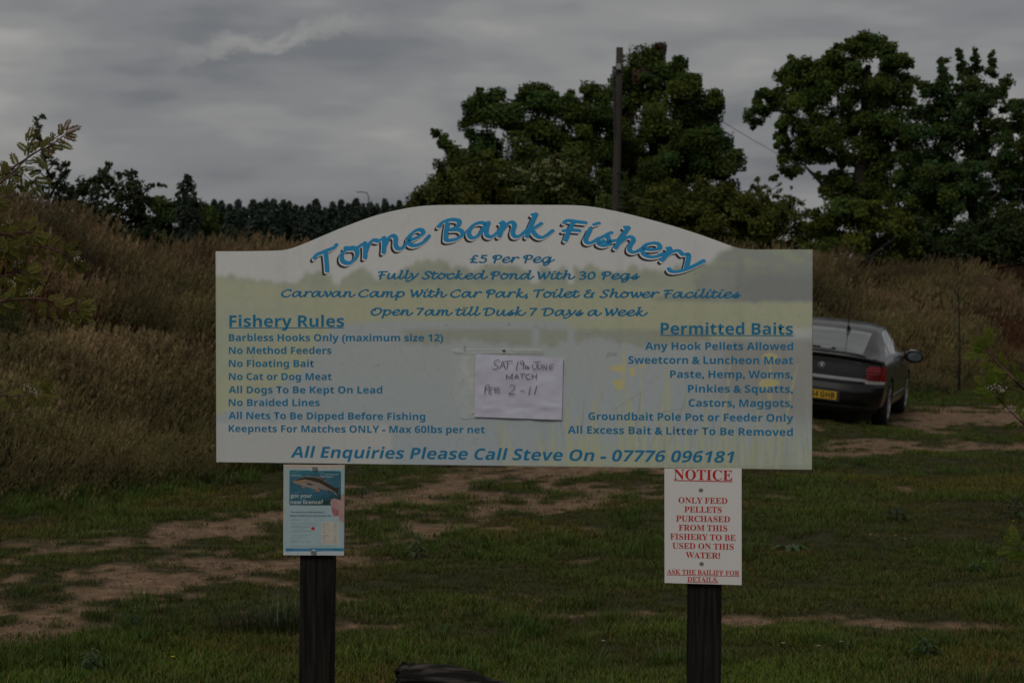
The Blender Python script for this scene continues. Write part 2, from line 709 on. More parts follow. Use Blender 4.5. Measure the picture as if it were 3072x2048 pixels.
red_protos = []      # sorrel: rust-red fine heads
for k in range(3):
    V, F, C = [], [], []
    for i in range(40):
        r = 0.22 * math.sqrt(random.random())
        an = random.uniform(0, 6.283)
        g = random.uniform(0.6, 1.3)
        if i < 22:
            blade_strip(V, F, C, (r * math.cos(an), r * math.sin(an)), random.uniform(0.15, 0.35), 0.008, 0.1, random.uniform(-1.2, 1.2), (0.026 * g, 0.026 * g, 0.009 * g), (0.075 * g, 0.058 * g, 0.018 * g), 2)
        else:
            seed_stem(V, F, C, (r * math.cos(an), r * math.sin(an)), random.uniform(0.28, 0.5), 0.06, random.uniform(-1, 1), 0.2, 0.016, (0.085 * g, 0.050 * g, 0.024 * g), (0.135 * g, 0.070 * g, 0.036 * g), 0.004)
    red_protos.append(proto('sorrel_clump', V, F, C, m_grass))

seed_protos = []      # single pale flowering stems in the short turf
for k in range(3):
    V, F, C = [], [], []
    for i in range(3):
        an = random.uniform(0, 6.283)
        seed_stem(V, F, C, (0.05 * math.cos(an), 0.05 * math.sin(an)), random.uniform(0.10, 0.2), random.uniform(0.01, 0.05), random.uniform(-1, 1), 0.05, 0.006, (0.09, 0.085, 0.04), (0.34, 0.27, 0.19), 0.0022)
    seed_protos.append(proto('flower_stem', V, F, C, m_grass))


def scatter(name, protos, pts, rotz, scl, tint, label, tilt=None):
    n = len(pts)
    me = bpy.data.meshes.new(name)
    me.vertices.add(n)
    me.vertices.foreach_set('co', np.asarray(pts, np.float32).ravel())
    rot = np.zeros((n, 3), np.float32)
    rot[:, 2] = rotz
    if tilt is not None:
        rot[:, :2] = tilt
    a = me.attributes.new('rot', 'FLOAT_VECTOR', 'POINT')
    a.data.foreach_set('vector', rot.ravel())
    a = me.attributes.new('scl', 'FLOAT', 'POINT')
    a.data.foreach_set('value', np.asarray(scl, np.float32))
    a = me.attributes.new('tint', 'FLOAT_VECTOR', 'POINT')
    a.data.foreach_set('vector', np.asarray(tint, np.float32).ravel())
    a = me.attributes.new('pick', 'INT', 'POINT')
    a.data.foreach_set('value', rng.integers(0, len(protos), n).astype(np.int32))
    me.materials.append(m_grass)
    o = link(name, me)
    ng = bpy.data.node_groups.new('scatter', 'GeometryNodeTree')
    ng.interface.new_socket('Geometry', in_out='INPUT', socket_type='NodeSocketGeometry')
    ng.interface.new_socket('Geometry', in_out='OUTPUT', socket_type='NodeSocketGeometry')
    gi, go = ng.nodes.new('NodeGroupInput'), ng.nodes.new('NodeGroupOutput')
    iop = ng.nodes.new('GeometryNodeInstanceOnPoints')
    g2i = ng.nodes.new('GeometryNodeGeometryToInstance')
    for p in reversed(protos):
        oi = ng.nodes.new('GeometryNodeObjectInfo')
        oi.inputs['Object'].default_value = p
        oi.inputs['As Instance'].default_value = True
        ng.links.new(oi.outputs['Geometry'], g2i.inputs[0])
    ng.links.new(gi.outputs[0], iop.inputs['Points'])
    ng.links.new(g2i.outputs[0], iop.inputs['Instance'])
    iop.inputs['Pick Instance'].default_value = True

    def na(nm, t, sock):
        q = ng.nodes.new('GeometryNodeInputNamedAttribute')
        q.data_type = t
        q.inputs['Name'].default_value = nm
        ng.links.new(q.outputs['Attribute'], sock)
    na('pick', 'INT', iop.inputs['Instance Index'])
    na('rot', 'FLOAT_VECTOR', iop.inputs['Rotation'])
    na('scl', 'FLOAT', iop.inputs['Scale'])
    ng.links.new(iop.outputs[0], go.inputs[0])
    md = o.modifiers.new('scatter', 'NODES')
    md.node_group = ng
    setp(o, label, kind='stuff')
    return o


def in_view(x, y, m=0.4):
    return (np.abs(x) < 0.2275 * y + m)


# short turf
R0 = []
for (y0, y1, dens) in ((9.9, 13, 330), (13, 17, 230), (17, 23, 150), (23, 32, 80), (32, 52, 42)):
    w = 0.2275 * y1 + 0.6
    n = int(dens * (y1 - y0) * 2 * w)
    R0.append(np.stack([rng.uniform(-w, w, n), rng.uniform(y0, y1, n)], 1))
R0 = np.concatenate(R0)
R0 = R0[in_view(R0[:, 0], R0[:, 1], 0.5)]
x, y = R0[:, 0], R0[:, 1]
s = foot_s(x, y)
sv = sand(x, y)
keep = (s < 1.2) & ((sv < 0.05 - 0.25 * rng.random(len(x))) | ((rng.random(len(x)) < 0.09 - 0.06 * sv) & (sv < 1.2)))
x, y, s, sv = x[keep], y[keep], s[keep], sv[keep]
n = len(x)
z = height(x, y) - 0.004
big = fbm(x * 0.35, y * 0.35, 81, 3)
med = fbm(x * 1.2, y * 1.0, 82, 4)
fine = rng.random(n)
lush = sstep(0.35, 0.65, big * 0.5 + med * 0.5)
dry = sstep(0.5, 0.72, fbm(x * 0.7 + 5, y * 0.6, 83, 4))
near_edge = sstep(-0.9, 0.0, sv)
tint = np.stack([1.0 + 0.55 * dry + 0.25 * fine, 0.90 + 0.28 * lush + 0.1 * fine, 0.70 + 0.2 * dry + 0.2 * fine], 1)
tint *= ((0.80 + 0.45 * med) * (1 + 0.25 * sstep(14, 11, y)))[:, None]
scl = (0.75 + 0.7 * lush + 0.35 * rng.random(n)) * (1 - 0.35 * near_edge) * (1 + 0.35 * sstep(26, 40, y))
pts = np.stack([x, y, z], 1)
scatter('turf', turf_protos, pts, rng.uniform(0, 6.28, n), scl, tint, 'short dark green turf worn thin beside the sandy tracks')
print('turf', n)

# taller meadow tufts: foreground and edges
n0 = 9000
y = rng.uniform(9.9, 40, n0) ** 1.0
x = rng.uniform(-1, 1, n0) * (0.2275 * y + 0.5)
s = foot_s(x, y)
sv = sand(x, y)
pr = sstep(0.52, 0.68, fbm(x * 0.8, y * 0.6, 91, 4)) * 0.55 + 0.5 * sstep(13.0, 11.0, y) * sstep(0.4, 0.6, fbm(x * 0.7, y * 0.7, 93)) + 0.7 * sstep(-2.0, -0.3, s)
keep = (s < 1.5) & (sv < -0.25) & (rng.random(n0) < pr)
x, y, s = x[keep], y[keep], s[keep]
n = len(x)
fine = rng.random(n)
tint = np.stack([0.8 + 0.3 * fine, 0.95 + 0.3 * fine, 0.9 + 0.1 * fine], 1) * (0.8 + 0.4 * rng.random(n))[:, None]
scatter('meadow_grass', tuft_protos, np.stack([x, y, height(x, y) - 0.01], 1), rng.uniform(0, 6.28, n), 0.45 + 0.55 * rng.random(n) + 0.5 * sstep(-1.5, 0.5, s), tint, 'longer green grass tufts growing through the short turf')
print('meadow', n)

# pale flowering stems
n0 = 1500
y = rng.uniform(9.9, 32, n0)
x = rng.uniform(-1, 1, n0) * (0.2275 * y + 0.3)
pr = sstep(0.5, 0.7, fbm(x * 0.6 + 40, y * 0.5, 95, 3)) + 0.08
keep = (foot_s(x, y) < 0) & (sand(x, y) < -0.3) & (rng.random(n0) < pr * 0.6)
x, y = x[keep], y[keep]
n = len(x)
scatter('seeding_grass', seed_protos, np.stack([x, y, height(x, y)], 1), rng.uniform(0, 6.28, n), 0.5 + 0.6 * rng.random(n), np.ones((n, 3)) * (0.8 + 0.4 * rng.random(n))[:, None], 'thin pale grass stems in seed among the turf')

# bank grasses
n0 = 60000
y = rng.uniform(18, 75, n0)
x = rng.uniform(-1, 1, n0) * (0.2275 * y + 1.0)
s = foot_s(x, y)
dens = np.where(x < 0, 1.0, 0.55)
keep = (s > -0.35 + rng.random(n0) ** 2 * 1.2 - 1.1 * rng.random(n0) ** 6) & (s < 10.5) & (rng.random(n0) < dens)
x, y, s = x[keep], y[keep], s[keep]
x = np.concatenate([x, x + rng.normal(0, .12, len(x)), x[x < 0] + rng.normal(0, .12, (x < 0).sum())])
y = np.concatenate([y, y + rng.normal(0, .12, len(y)), y[:len(s)][x[:len(s)] < 0] + rng.normal(0, .12, (x[:len(s)] < 0).sum())])
s = foot_s(x, y)
sv = sand(x, y)
n = len(x)
redm = fbm(x * 0.33 + 20, y * 0.33, 101, 4)
grn = fbm(x * 0.5 + 60, y * 0.5, 102, 4)
hi_ = fbm(x * 0.8 + 30, y * 0.8, 103, 4)
isred = (redm > 0.53 - 0.12 * sstep(2.0, 5, s) * (x > 0) + rng.normal(0, 0.06, n)) & (s > 0.6)
gg = (0.02 + 1.36 * hi_) * rng.uniform(0.7, 1.3, n)
green = 0.25 + sstep(0.45, 0.58, grn) + 0.9 * sstep(2.6, 0.2, s)
green = np.clip(green, 0, 1) * rng.uniform(0.3, 1.0, n)
tint = np.stack([gg * (1 - 0.36 * green), gg * (1 - 0.08 * green), gg * (1 - 0.40 * green)], 1)
ss = (0.62 + 0.5 * fbm(x * 0.7, y * 0.7, 104, 3) + 0.25 * rng.random(n)) * (0.30 + 0.70 * sstep(-0.6, 1.8, s))
ss = ss * (1 + 0.25 * sstep(4, 7, s) * (rng.random(n) < 0.15))
tl = np.stack([rng.normal(0, .08, n), rng.normal(0.08, .08, n)], 1)
k1 = (~isred) & (sv < 0.3)
k2 = isred & (sv < 0.3)
pts = np.stack([x, y, height(x, y) - 0.02], 1)
scatter('bank_grass', bank_protos, pts[k1], rng.uniform(-0.5, 0.5, k1.sum()), ss[k1], tint[k1], 'tall dry seeding grass covering the bank', tl[k1])
scatter('bank_sorrel', red_protos, pts[k2], rng.uniform(-3, 3, k2.sum()), ss[k2], np.stack([gg * 1.15, gg * 1.1, gg], 1)[k2], 'rust red sorrel patches among the bank grass', tl[k2])
print('bank', n)

# grit, crumbs of earth and dry scraps on the worn tracks
peb = []
for k in range(4):
    V, F, C = [], [], []
    for i in range(7):
        cx_, cy_ = random.gauss(0, .09), random.gauss(0, .09)
        s_ = random.uniform(.004, .013)
        b0 = len(V)
        g = random.uniform(.5, 1.5)
        V += [(cx_ + s_, cy_, 0), (cx_ - s_ * .4, cy_ + s_ * .9, 0), (cx_ - s_ * .7, cy_ - s_ * .7, 0), (cx_, cy_, s_ * random.uniform(.5, .9))]
        C += [(.16 * g, .115 * g, .078 * g)] * 4
        F += [(b0, b0 + 1, b0 + 3), (b0 + 1, b0 + 2, b0 + 3), (b0 + 2, b0, b0 + 3)]
    peb.append(proto('grit', V, F, C, m_grass))
n0 = 16000
y = rng.uniform(9.9, 34, n0)
x = rng.uniform(-1, 1, n0) * (0.2275 * y + 0.3)
keep = sand(x, y) > 0.0
x, y = x[keep], y[keep]
n = len(x)
scatter('track_grit', peb, np.stack([x, y, height(x, y) - 0.019], 1), rng.uniform(0, 6.28, n), 0.6 + 0.9 * rng.random(n), np.ones((n, 3)) * (0.6 + 0.8 * rng.random(n))[:, None], 'grit and crumbs of earth on the worn sandy tracks')
print('grit', n)

# small white and yellow flowers / weeds are things one could count: a few thistles
# ================================================================ TREES AND BUSHES
m_bark = simple('bark', (0.035, 0.030, 0.024), rough=0.9, spec=0.2, var=0.35, scale=6, bump=0.02, bscale=30)
m_leaf = leaf_mat('foliage', trans=0.36, rough=0.6, spec=0.12)


def leaf_cloud(cent, nrm, size, col, aspect=0.6, seed=0, updir=0.35):
    """pointed diamond leaves, two triangles each"""
    r = np.random.default_rng(seed)
    n = len(cent)
    a = r.normal(size=(n, 3))
    nn = nrm * 0.9 + r.normal(size=(n, 3)) * 0.75 + np.array([0, 0, updir])
    nn /= np.linalg.norm(nn, axis=1)[:, None] + 1e-9
    a -= nn * (a * nn).sum(1)[:, None]
    a /= np.linalg.norm(a, axis=1)[:, None] + 1e-9
    bb = np.cross(nn, a)
    s = size * r.uniform(0.65, 1.35, n)[:, None]
    V = np.empty((n, 4, 3))
    V[:, 0] = cent - a * s * 0.5
    V[:, 1] = cent + bb * s * aspect * 0.5 - nn * s * 0.06
    V[:, 2] = cent + a * s * 0.5
    V[:, 3] = cent - bb * s * aspect * 0.5 - nn * s * 0.06
    F = np.arange(n * 4).reshape(n, 4)
    C = np.repeat(col, 4, axis=0)
    return V.reshape(-1, 3), F, C


def crown(name, blobs, D, leaf, colr, parent, seed, cover=4.2, clump=0.42, gap=0.0, depthk=1.0, flowers=None, droop=0.0, sat=0.35, dead=0.0):
    """blobs: (px, py, r) in the overview's pixels at distance D"""
    r = np.random.default_rng(seed)
    C0, Nn, Cc = [], [], []
    ppm = FPX / D / K
    for (bx, by, br) in blobs:
        R = br / ppm
        dd = D + r.normal() * 0.25 * depthk
        c = np.array(P(bx * K, by * K, dd))
        clump_ = min(clump, 0.9 * R + 0.04)
        ncl = max(3, int(5.5 * (R / clump_) ** 2))
        q = r.normal(size=(ncl, 3))
        q /= np.linalg.norm(q, axis=1)[:, None]
        rad = R * r.uniform(0.25, 1.0, ncl) ** 0.6
        cc = c + q * rad[:, None] * np.array([1, min(1.6, 1 + 0.6 * depthk), 1])
        nl = max(6, int(cover * math.pi * (R + 0.3 * clump_) ** 2 / (0.30 * leaf * leaf) / ncl))
        for j in range(ncl):
            if r.random() < gap:
                continue
            m = int(nl * r.uniform(0.6, 1.4))
            off = np.clip(r.normal(size=(m, 3)), -1.7, 1.7) * clump_ * 0.36 * r.uniform(0.7, 1.3)
            off[:, 2] *= 0.75
            p = cc[j] + off
            p[:, 2] -= droop * (off[:, 0] ** 2 + off[:, 1] ** 2)
            nv = off / (np.linalg.norm(off, axis=1)[:, None] + 1e-6) * 0.6 + q[j] * 0.6
            g = r.uniform(0.72, 1.3)
            hue = r.normal() * 0.10
            base = np.array(colr) * g * np.array([1 + hue, 1, 1 - hue])
            if dead and r.random() < dead:
                base = np.array([0.095, 0.06, 0.035]) * g
            col = base[None] * r.uniform(1 - sat, 1 + sat, (m, 1))
            C0.append(p)
            Nn.append(nv)
            Cc.append(col)
    V, F, C = leaf_cloud(np.concatenate(C0), np.concatenate(Nn), leaf, np.concatenate(Cc), seed=seed + 1)
    me = mesh_np(name, V, F, False, C)
    me.materials.append(m_leaf)
    o = link(name, me, None, parent)
    return o, len(F)


def limbs(name, base, blobs, D, parent, seed, r0=0.22, n=14, top=None):
    rd = random.Random(seed)
    mb = MB()
    t = P(top[0] * K, top[1] * K, D) if top else P(blobs[0][0] * K, blobs[0][1] * K, D)
    b = Vector(base)
    pts = [b.lerp(t, k / 6) + Vector((rd.uniform(-.12, .12), rd.uniform(-.12, .12), 0)) * (0 if k == 0 else 1) for k in range(7)]
    pts[0].z -= 0.3
    mb.tube(pts, [r0 * (1 - 0.8 * k / 6) * (1.3 if k == 0 else 1) for k in range(7)], 8)
    for i in range(n):
        bl = blobs[rd.randrange(len(blobs))]
        if bl[2] < 13 and r0 > 0.1:
            continue
        e = P(bl[0] * K, bl[1] * K, D + rd.uniform(-.5, .5))
        hd = math.hypot(e.x - t.x, e.y - t.y)
        k = (e.z - rd.uniform(0.35, 0.9) * hd - b.z) / max(t.z - b.z, .1)
        k = min(max(k, rd.uniform(.10, .34)), 0.93)
        s_ = b.lerp(t, k)
        mid = s_.lerp(e, 0.5) + Vector((rd.uniform(-.2, .2), rd.uniform(-.2, .2), rd.uniform(-.1, .35))) * min(1, r0 * 3.5)
        rr = r0 * (1 - k) * 0.34 + 0.014
        mb.tube([s_, s_.lerp(mid, 0.5), mid, mid.lerp(e, 0.6), e], [rr, rr * .85, rr * .65, rr * .45, 0.012], 6)
    return mb.build(name, m_bark, parent, True)


TRI = 0


def tree(name, cat, label, D, blobs, leaf, colr, trunk_px, seed, group=None, r0=0.2, nl=14, top=None, **kw):
    global TRI
    bx = P(trunk_px * K, 848, D)
    base = (bx.x, D, hz(bx.x, D))
    root = empty(name, base)
    bpy.context.view_layer.update()
    setp(root, label, cat, group)
    o, nt = crown('crown', blobs, D, leaf, colr, root, seed, **kw)
    TRI += nt
    l = limbs('trunk', base, blobs, D, root, seed, r0, nl, top)
    inv = Matrix.Translation(-Vector(base))
    for q in (o, l):
        q.matrix_parent_inverse = inv
    return root


def jitter(pts, n, d, seed):
    r = random.Random(seed)
    out = list(pts)
    for i in range(n):
        b = r.choice(pts)
        a = r.uniform(0, 6.28)
        out.append((b[0] + math.cos(a) * b[2] * d, b[1] + math.sin(a) * b[2] * d, b[2] * r.uniform(.3, .5)))
    return out


GRN = (0.066, 0.098, 0.020)
DKG = (0.027, 0.045, 0.018)
OLV = (0.080, 0.092, 0.017)

big = [(1480, 150, 38), (1510, 165, 45), (1545, 185, 45), (1590, 215, 45), (1450, 215, 50), (1520, 260, 75), (1610, 280, 50), (1625, 340, 55), (1655, 375, 42), (1440, 320, 60), (1570, 360, 80), (1500, 400, 90), (1430, 410, 70), (1650, 430, 42), (1590, 450, 85), (1500, 490, 95), (1620, 500, 70), (1420, 500, 80), (1680, 470, 30), (1415, 250, 28), (1630, 235, 22), (1560, 530, 80), (1690, 355, 14)]
tree('sycamore_tree', 'tree', 'tallest rounded dark tree right behind the leaning telegraph pole', 66, jitter(big, 34, 1.0, 3), 0.09, GRN, 1520, 101, r0=0.3, nl=20, top=(1500, 180), dead=0.06, cover=7.5, clump=0.5)
left = [(1085, 262, 22), (1110, 235, 26), (1135, 235, 24), (1080, 290, 20), (1140, 290, 50), (1205, 218, 26), (1225, 225, 30), (1262, 224, 20), (1200, 270, 50), (1262, 270, 42), (1320, 232, 24), (1350, 215, 22), (1385, 215, 26), (1330, 290, 60), (1230, 340, 66), (1120, 345, 42), (1012, 318, 15), (1028, 340, 18), (1050, 362, 26), (1080, 360, 26), (1010, 400, 14), (1375, 300, 60), (1300, 380, 70), (1180, 400, 60), (1240, 204, 8), (1315, 212, 8), (1020, 420, 18), (1000, 306, 8)]
tree('spreading_maple_tree', 'tree', 'broad dark tree with ragged knobbly outline left of the telegraph pole', 64, jitter(left, 30, 1.0, 4), 0.09, (0.060, 0.095, 0.021), 1220, 102, r0=0.28, nl=22, top=(1230, 240), gap=0.02, cover=6.5, clump=0.5)
haw = [(960, 470, 26), (985, 452, 26), (1010, 440, 36), (1050, 425, 42), (1080, 400, 36), (1110, 395, 40), (1150, 400, 40), (1120, 440, 60), (1050, 475, 50), (1180, 440, 50), (1000, 500, 50), (1100, 490, 70), (940, 480, 16), (1190, 480, 50)]
tree('hawthorn_bush', 'bush', 'low olive bush rising just above the left slope of the big sign', 56, jitter(haw, 24, 1.0, 5), 0.09, (0.074, 0.088, 0.017), 1080, 103, r0=0.1, nl=10)
eld = [(1250, 420, 50), (1290, 400, 50), (1330, 420, 55), (1220, 470, 55), (1300, 470, 70), (1370, 450, 60), (1400, 500, 60), (1340, 500, 60), (1260, 500, 60)]
er = tree('elder_bush', 'bush', 'dull green elder bush dotted with cream flower heads above the sign', 55, jitter(eld, 20, 1.0, 6), 0.10, (0.066, 0.084, 0.019), 1300, 104, r0=0.1, nl=10)
m_cream = simple('cream_blossom', (0.15, 0.155, 0.075), rough=0.8, var=0.2, scale=40)
for i, (fx, fy) in enumerate([(1185, 378), (1205, 386), (1232, 372), (1255, 372), (1262, 390), (1283, 395), (1266, 412), (1285, 418), (1287, 363), (1293, 374), (1227, 394), (1230, 405), (1193, 424), (1278, 425), (1150, 395), (1252, 362)]):
    mb = MB()
    c = P(fx * K + random.uniform(-4, 4), (fy + 8) * K, 53.6)
    for j in range(11):
        o_ = Vector((random.uniform(-.11, .11), random.uniform(-.08, .08), random.uniform(-.05, .05)))
        s_ = random.uniform(.012, .024)
        mb.add([c + o_ + Vector((-s_, 0, 0)), c + o_ + Vector((0, -s_ * .6, -s_)), c + o_ + Vector((s_, 0, 0)), c + o_ + Vector((0, s_ * .2, s_))], [(0, 1, 2, 3)])
    f = mb.build('flower_head', m_cream, er)
    f['kind'] = 'stuff'
    f.matrix_parent_inverse = Matrix.Translation(-er.location)
rb = [(1475, 490, 45), (1540, 470, 46), (1600, 480, 50), (1650, 470, 50), (1700, 480, 46), (1740, 500, 46), (1560, 530, 70), (1650, 540, 70), (1740, 550, 60), (1490, 540, 60), (1600, 580, 60), (1700, 590, 60)]
tree('hawthorn_bush', 'bush', 'wide olive bush below the tallest tree above the right slope of the sign', 57, jitter(rb, 26, 1.0, 7), 0.09, OLV, 1620, 105, r0=0.1, nl=12)
sp_ = [(1738, 412, 7), (1732, 428, 9), (1745, 440, 10), (1757, 428, 6), (1750, 455, 16), (1728, 458, 16), (1790, 425, 4), (1792, 440, 6), (1783, 450, 7), (1797, 460, 10), (1770, 470, 18), (1812, 450, 6), (1822, 462, 8), (1835, 470, 9), (1805, 480, 22), (1770, 510, 45), (1830, 505, 30), (1855, 490, 10), (1800, 550, 50), (1850, 545, 40), (1765, 438, 5), (1818, 432, 4)]
tree('willow_scrub', 'bush', 'spiky topped bush with upright shoots in the gap between the trees', 58, sp_, 0.085, OLV, 1790, 106, r0=0.06, nl=14, clump=0.22, cover=3.0)
t2 = [(1830, 150, 20), (1822, 165, 24), (1848, 140, 14), (1800, 185, 26), (1775, 205, 22), (1752, 225, 20), (1735, 245, 16), (1728, 268, 16), (1740, 285, 13), (1752, 260, 14), (1845, 190, 36), (1890, 160, 24), (1905, 135, 18), (1880, 195, 40), (1925, 125, 20), (1955, 110, 18), (1975, 100, 16), (1990, 92, 10), (2003, 95, 10), (2028, 100, 12), (2000, 120, 36), (2045, 140, 36), (2075, 155, 24), (2090, 180, 22), (1940, 160, 42), (1985, 190, 60), (2060, 215, 40), (1905, 240, 50), (1830, 245, 42), (1790, 235, 24), (1795, 290, 14), (1790, 308, 14), (1808, 330, 16), (1812, 352, 16), (1788, 330, 12), (1800, 372, 14), (1795, 392, 10), (1812, 400, 10), (1848, 290, 30), (1850, 330, 32), (1838, 370, 22), (1830, 395, 12), (1890, 300, 40), (1960, 255, 45), (2040, 270, 45), (1985, 320, 60), (1915, 345, 36), (1930, 400, 26), (1905, 420, 20), (1890, 445, 14), (1940, 440, 30), (1990, 400, 60), (2060, 340, 60), (2050, 430, 60), (1970, 470, 36), (1880, 405, 8), (1778, 408, 8)]
tree('oak_tree', 'tree', 'big tree with a drooping left bough and sky showing through its crown', 62, jitter(t2, 60, 0.9, 8), 0.09, (0.066, 0.100, 0.020), 1985, 107, r0=0.34, nl=20, top=(1985, 150), cover=6.0, gap=0.02, clump=0.38)
t3 = [(2162, 140, 7), (2172, 138, 7), (2166, 158, 10), (2172, 178, 12), (2198, 120, 7), (2204, 130, 8), (2208, 150, 10), (2216, 168, 14), (2237, 118, 6), (2242, 132, 8), (2246, 152, 12), (2276, 122, 7), (2274, 140, 9), (2280, 160, 14), (2318, 182, 9), (2306, 192, 12), (2292, 205, 18), (2180, 205, 26), (2130, 205, 22), (2225, 200, 26), (2150, 240, 36), (2210, 250, 44), (2265, 235, 32), (2120, 290, 46), (2190, 320, 52), (2265, 300, 44), (2320, 245, 18), (2340, 240, 16), (2330, 275, 22), (2345, 320, 36), (2300, 350, 44), (2130, 380, 60), (2220, 400, 64), (2300, 430, 60), (2360, 400, 50), (2110, 460, 56), (2200, 490, 64), (2290, 520, 60), (2370, 500, 50), (2380, 300, 40), (2400, 400, 50)]
tree('poplar_tree', 'tree', 'dark tree with several upright leaders at the right edge of the picture', 60, jitter(t3 + [(2130, 500, 40), (2160, 470, 40), (2140, 530, 40), (2100, 510, 40)], 44, 0.9, 9), 0.09, (0.052, 0.086, 0.022), 2238, 108, r0=0.2, nl=22, top=(2236, 140), cover=6.0, gap=0.02, clump=0.36)
rbb = [(1890, 530, 36), (1905, 500, 30), (1940, 490, 34), (1980, 480, 34), (2020, 500, 36), (2050, 520, 34), (1960, 540, 50), (2030, 560, 46), (1890, 570, 40), (2070, 560, 36)]
tree('hawthorn_bush', 'bush', 'rounded yellow green bush in front of the trees above the parked car', 55, jitter(rbb, 20, 1.0, 10), 0.09, (0.078, 0.100, 0.016), 1970, 109, r0=0.1, nl=8)
rbc = [(2120, 540, 36), (2180, 545, 36), (2240, 540, 40), (2300, 535, 40), (2350, 540, 40), (2150, 570, 36), (2220, 575, 40), (2290, 575, 40), (2400, 550, 50), (2350, 585, 40)]
tree('blackthorn_thicket', 'bush', 'very dark low thicket under the trees at the right edge', 56, jitter(rbc, 14, 1.0, 11), 0.10, (0.036, 0.054, 0.017), 2240, 110, r0=0.08, nl=10)
lsh = [(85, 272, 6), (95, 268, 5), (80, 282, 6), (88, 292, 6), (84, 304, 6), (78, 312, 5), (92, 318, 7), (96, 332, 7), (108, 345, 9), (118, 335, 5), (112, 362, 12), (104, 376, 12), (130, 370, 9), (145, 378, 10), (150, 395, 10), (148, 410, 9), (125, 395, 14), (115, 415, 14), (128, 430, 18), (82, 390, 6), (75, 398, 5), (150, 430, 14), (145, 455, 22), (160, 445, 10)]
tree('tall_hawthorn', 'tree', 'thin wind bent hawthorn with one leader rising highest on the left', 34, lsh, 0.065, (0.032, 0.048, 0.018), 150, 111, r0=0.03, nl=16, top=(100, 350), clump=0.13, cover=2.3, gap=0.08)
ls2 = [(190, 425, 14), (210, 410, 14), (180, 440, 20), (245, 385, 8), (240, 395, 9), (240, 412, 14), (225, 430, 24), (262, 415, 14), (275, 400, 9), (290, 395, 6), (300, 400, 8), (270, 440, 30), (302, 412, 10), (310, 425, 8), (300, 440, 22), (325, 440, 6), (340, 432, 6), (350, 428, 4), (365, 425, 3), (378, 425, 3), (335, 455, 12), (200, 470, 34), (250, 480, 36), (300, 475, 28), (330, 480, 24), (160, 480, 26), (220, 510, 30), (280, 520, 30), (320, 510, 24), (240, 540, 26), (300, 550, 30), (340, 545, 26), (200, 550, 26), (340, 510, 22)]
tree('hawthorn_bush', 'bush', 'dark broad hawthorn on the left bank between the leader and the conifer', 36, jitter(ls2, 22, 1.0, 12), 0.075, (0.030, 0.046, 0.017), 250, 112, r0=0.045, nl=24, clump=0.17, cover=2.5, gap=0.10)
ls3 = [(20, 390, 8), (35, 400, 9), (15, 430, 14), (40, 425, 10), (60, 430, 12), (75, 420, 8), (90, 432, 10), (25, 450, 18), (70, 450, 16), (105, 450, 12), (0, 440, 12), (50, 465, 16), (90, 470, 16), (40, 490, 18), (110, 480, 18)]
tree('hawthorn_bush', 'bush', 'sparse low hawthorn behind the bank at the far left edge', 37, ls3, 0.075, (0.030, 0.045, 0.017), 50, 113, r0=0.03, nl=14, clump=0.15, cover=2.0, gap=0.12)
rnd_ = [(375, 478, 22), (405, 474, 20), (440, 478, 22), (470, 488, 20), (400, 500, 36), (445, 510, 36), (360, 500, 24), (490, 510, 22), (350, 470, 14), (470, 530, 24), (380, 535, 34), (430, 545, 34), (350, 540, 30), (480, 550, 30), (400, 580, 36), (460, 585, 36)]
tree('rounded_bush', 'bush', 'smooth rounded mid green bush below the single dark conifer', 52, jitter(rnd_, 14, .9, 14), 0.09, (0.044, 0.074, 0.018), 430, 114, r0=0.08, nl=8)

m_needle = leaf_mat('needles', trans=0.1, rough=0.6, spec=0.25)


def conifer(label, cx, top, w, D, seed, group=None, bottom=None, colr=(0.018, 0.034, 0.018), blunt=0.0, visf=1.0):
    """dense conifer: sprays of short upswept needles on a cone"""
    r = np.random.default_rng(seed)
    ppm = FPX / D / K
    zt = P(cx * K, top * K, D).z
    x0 = P(cx * K, 848, D).x
    zb = hz(x0, D)
    h = zt - zb
    rw = w / 2 / ppm
    root = empty('conifer', (x0, D, zb))
    setp(root, label, 'conifer', group)
    n = int(3200 * (0.5 + rw * h / 6))
    t = r.random(n) ** 0.8            # 0 top .. 1 bottom
    t = np.clip(t, 0.01, 1)
    an = r.uniform(0, 6.283, n)
    lob = 1 + 0.22 * np.sin(an * 3 + t * 23 + seed) + 0.15 * r.normal(size=n)
    vis = max(0.1, min(1.0, visf * (w * 2.2) / (h * ppm)))       # how fast the cone widens from the top
    prof = np.clip(np.minimum(1.0, (t / vis) ** (0.75 - blunt * 0.4)), 0.04, 1)
    rr = rw * prof * lob * r.uniform(0.55, 1.05, n)
    c = np.stack([rr * np.cos(an), rr * np.sin(an), h * (1 - t)], 1)
    nv = np.stack([np.cos(an), np.sin(an), np.full(n, 0.5)], 1)
    col = np.array(colr)[None] * r.uniform(0.6, 1.5, (n, 1))
    V, F, C = leaf_cloud(c, nv, 0.145 * (D / 60) ** 0.5, col, 0.5, seed)
    me = mesh_np('crown', V, F, False, C)
    me.materials.append(m_needle)
    link('crown', me, None, root)
    MB().tube([(0, 0, -0.2), (0, 0, h * 0.5), (0, 0, h * 0.96)], [0.12, 0.08, 0.02], 7).build('trunk', m_bark, root, True)
    return root


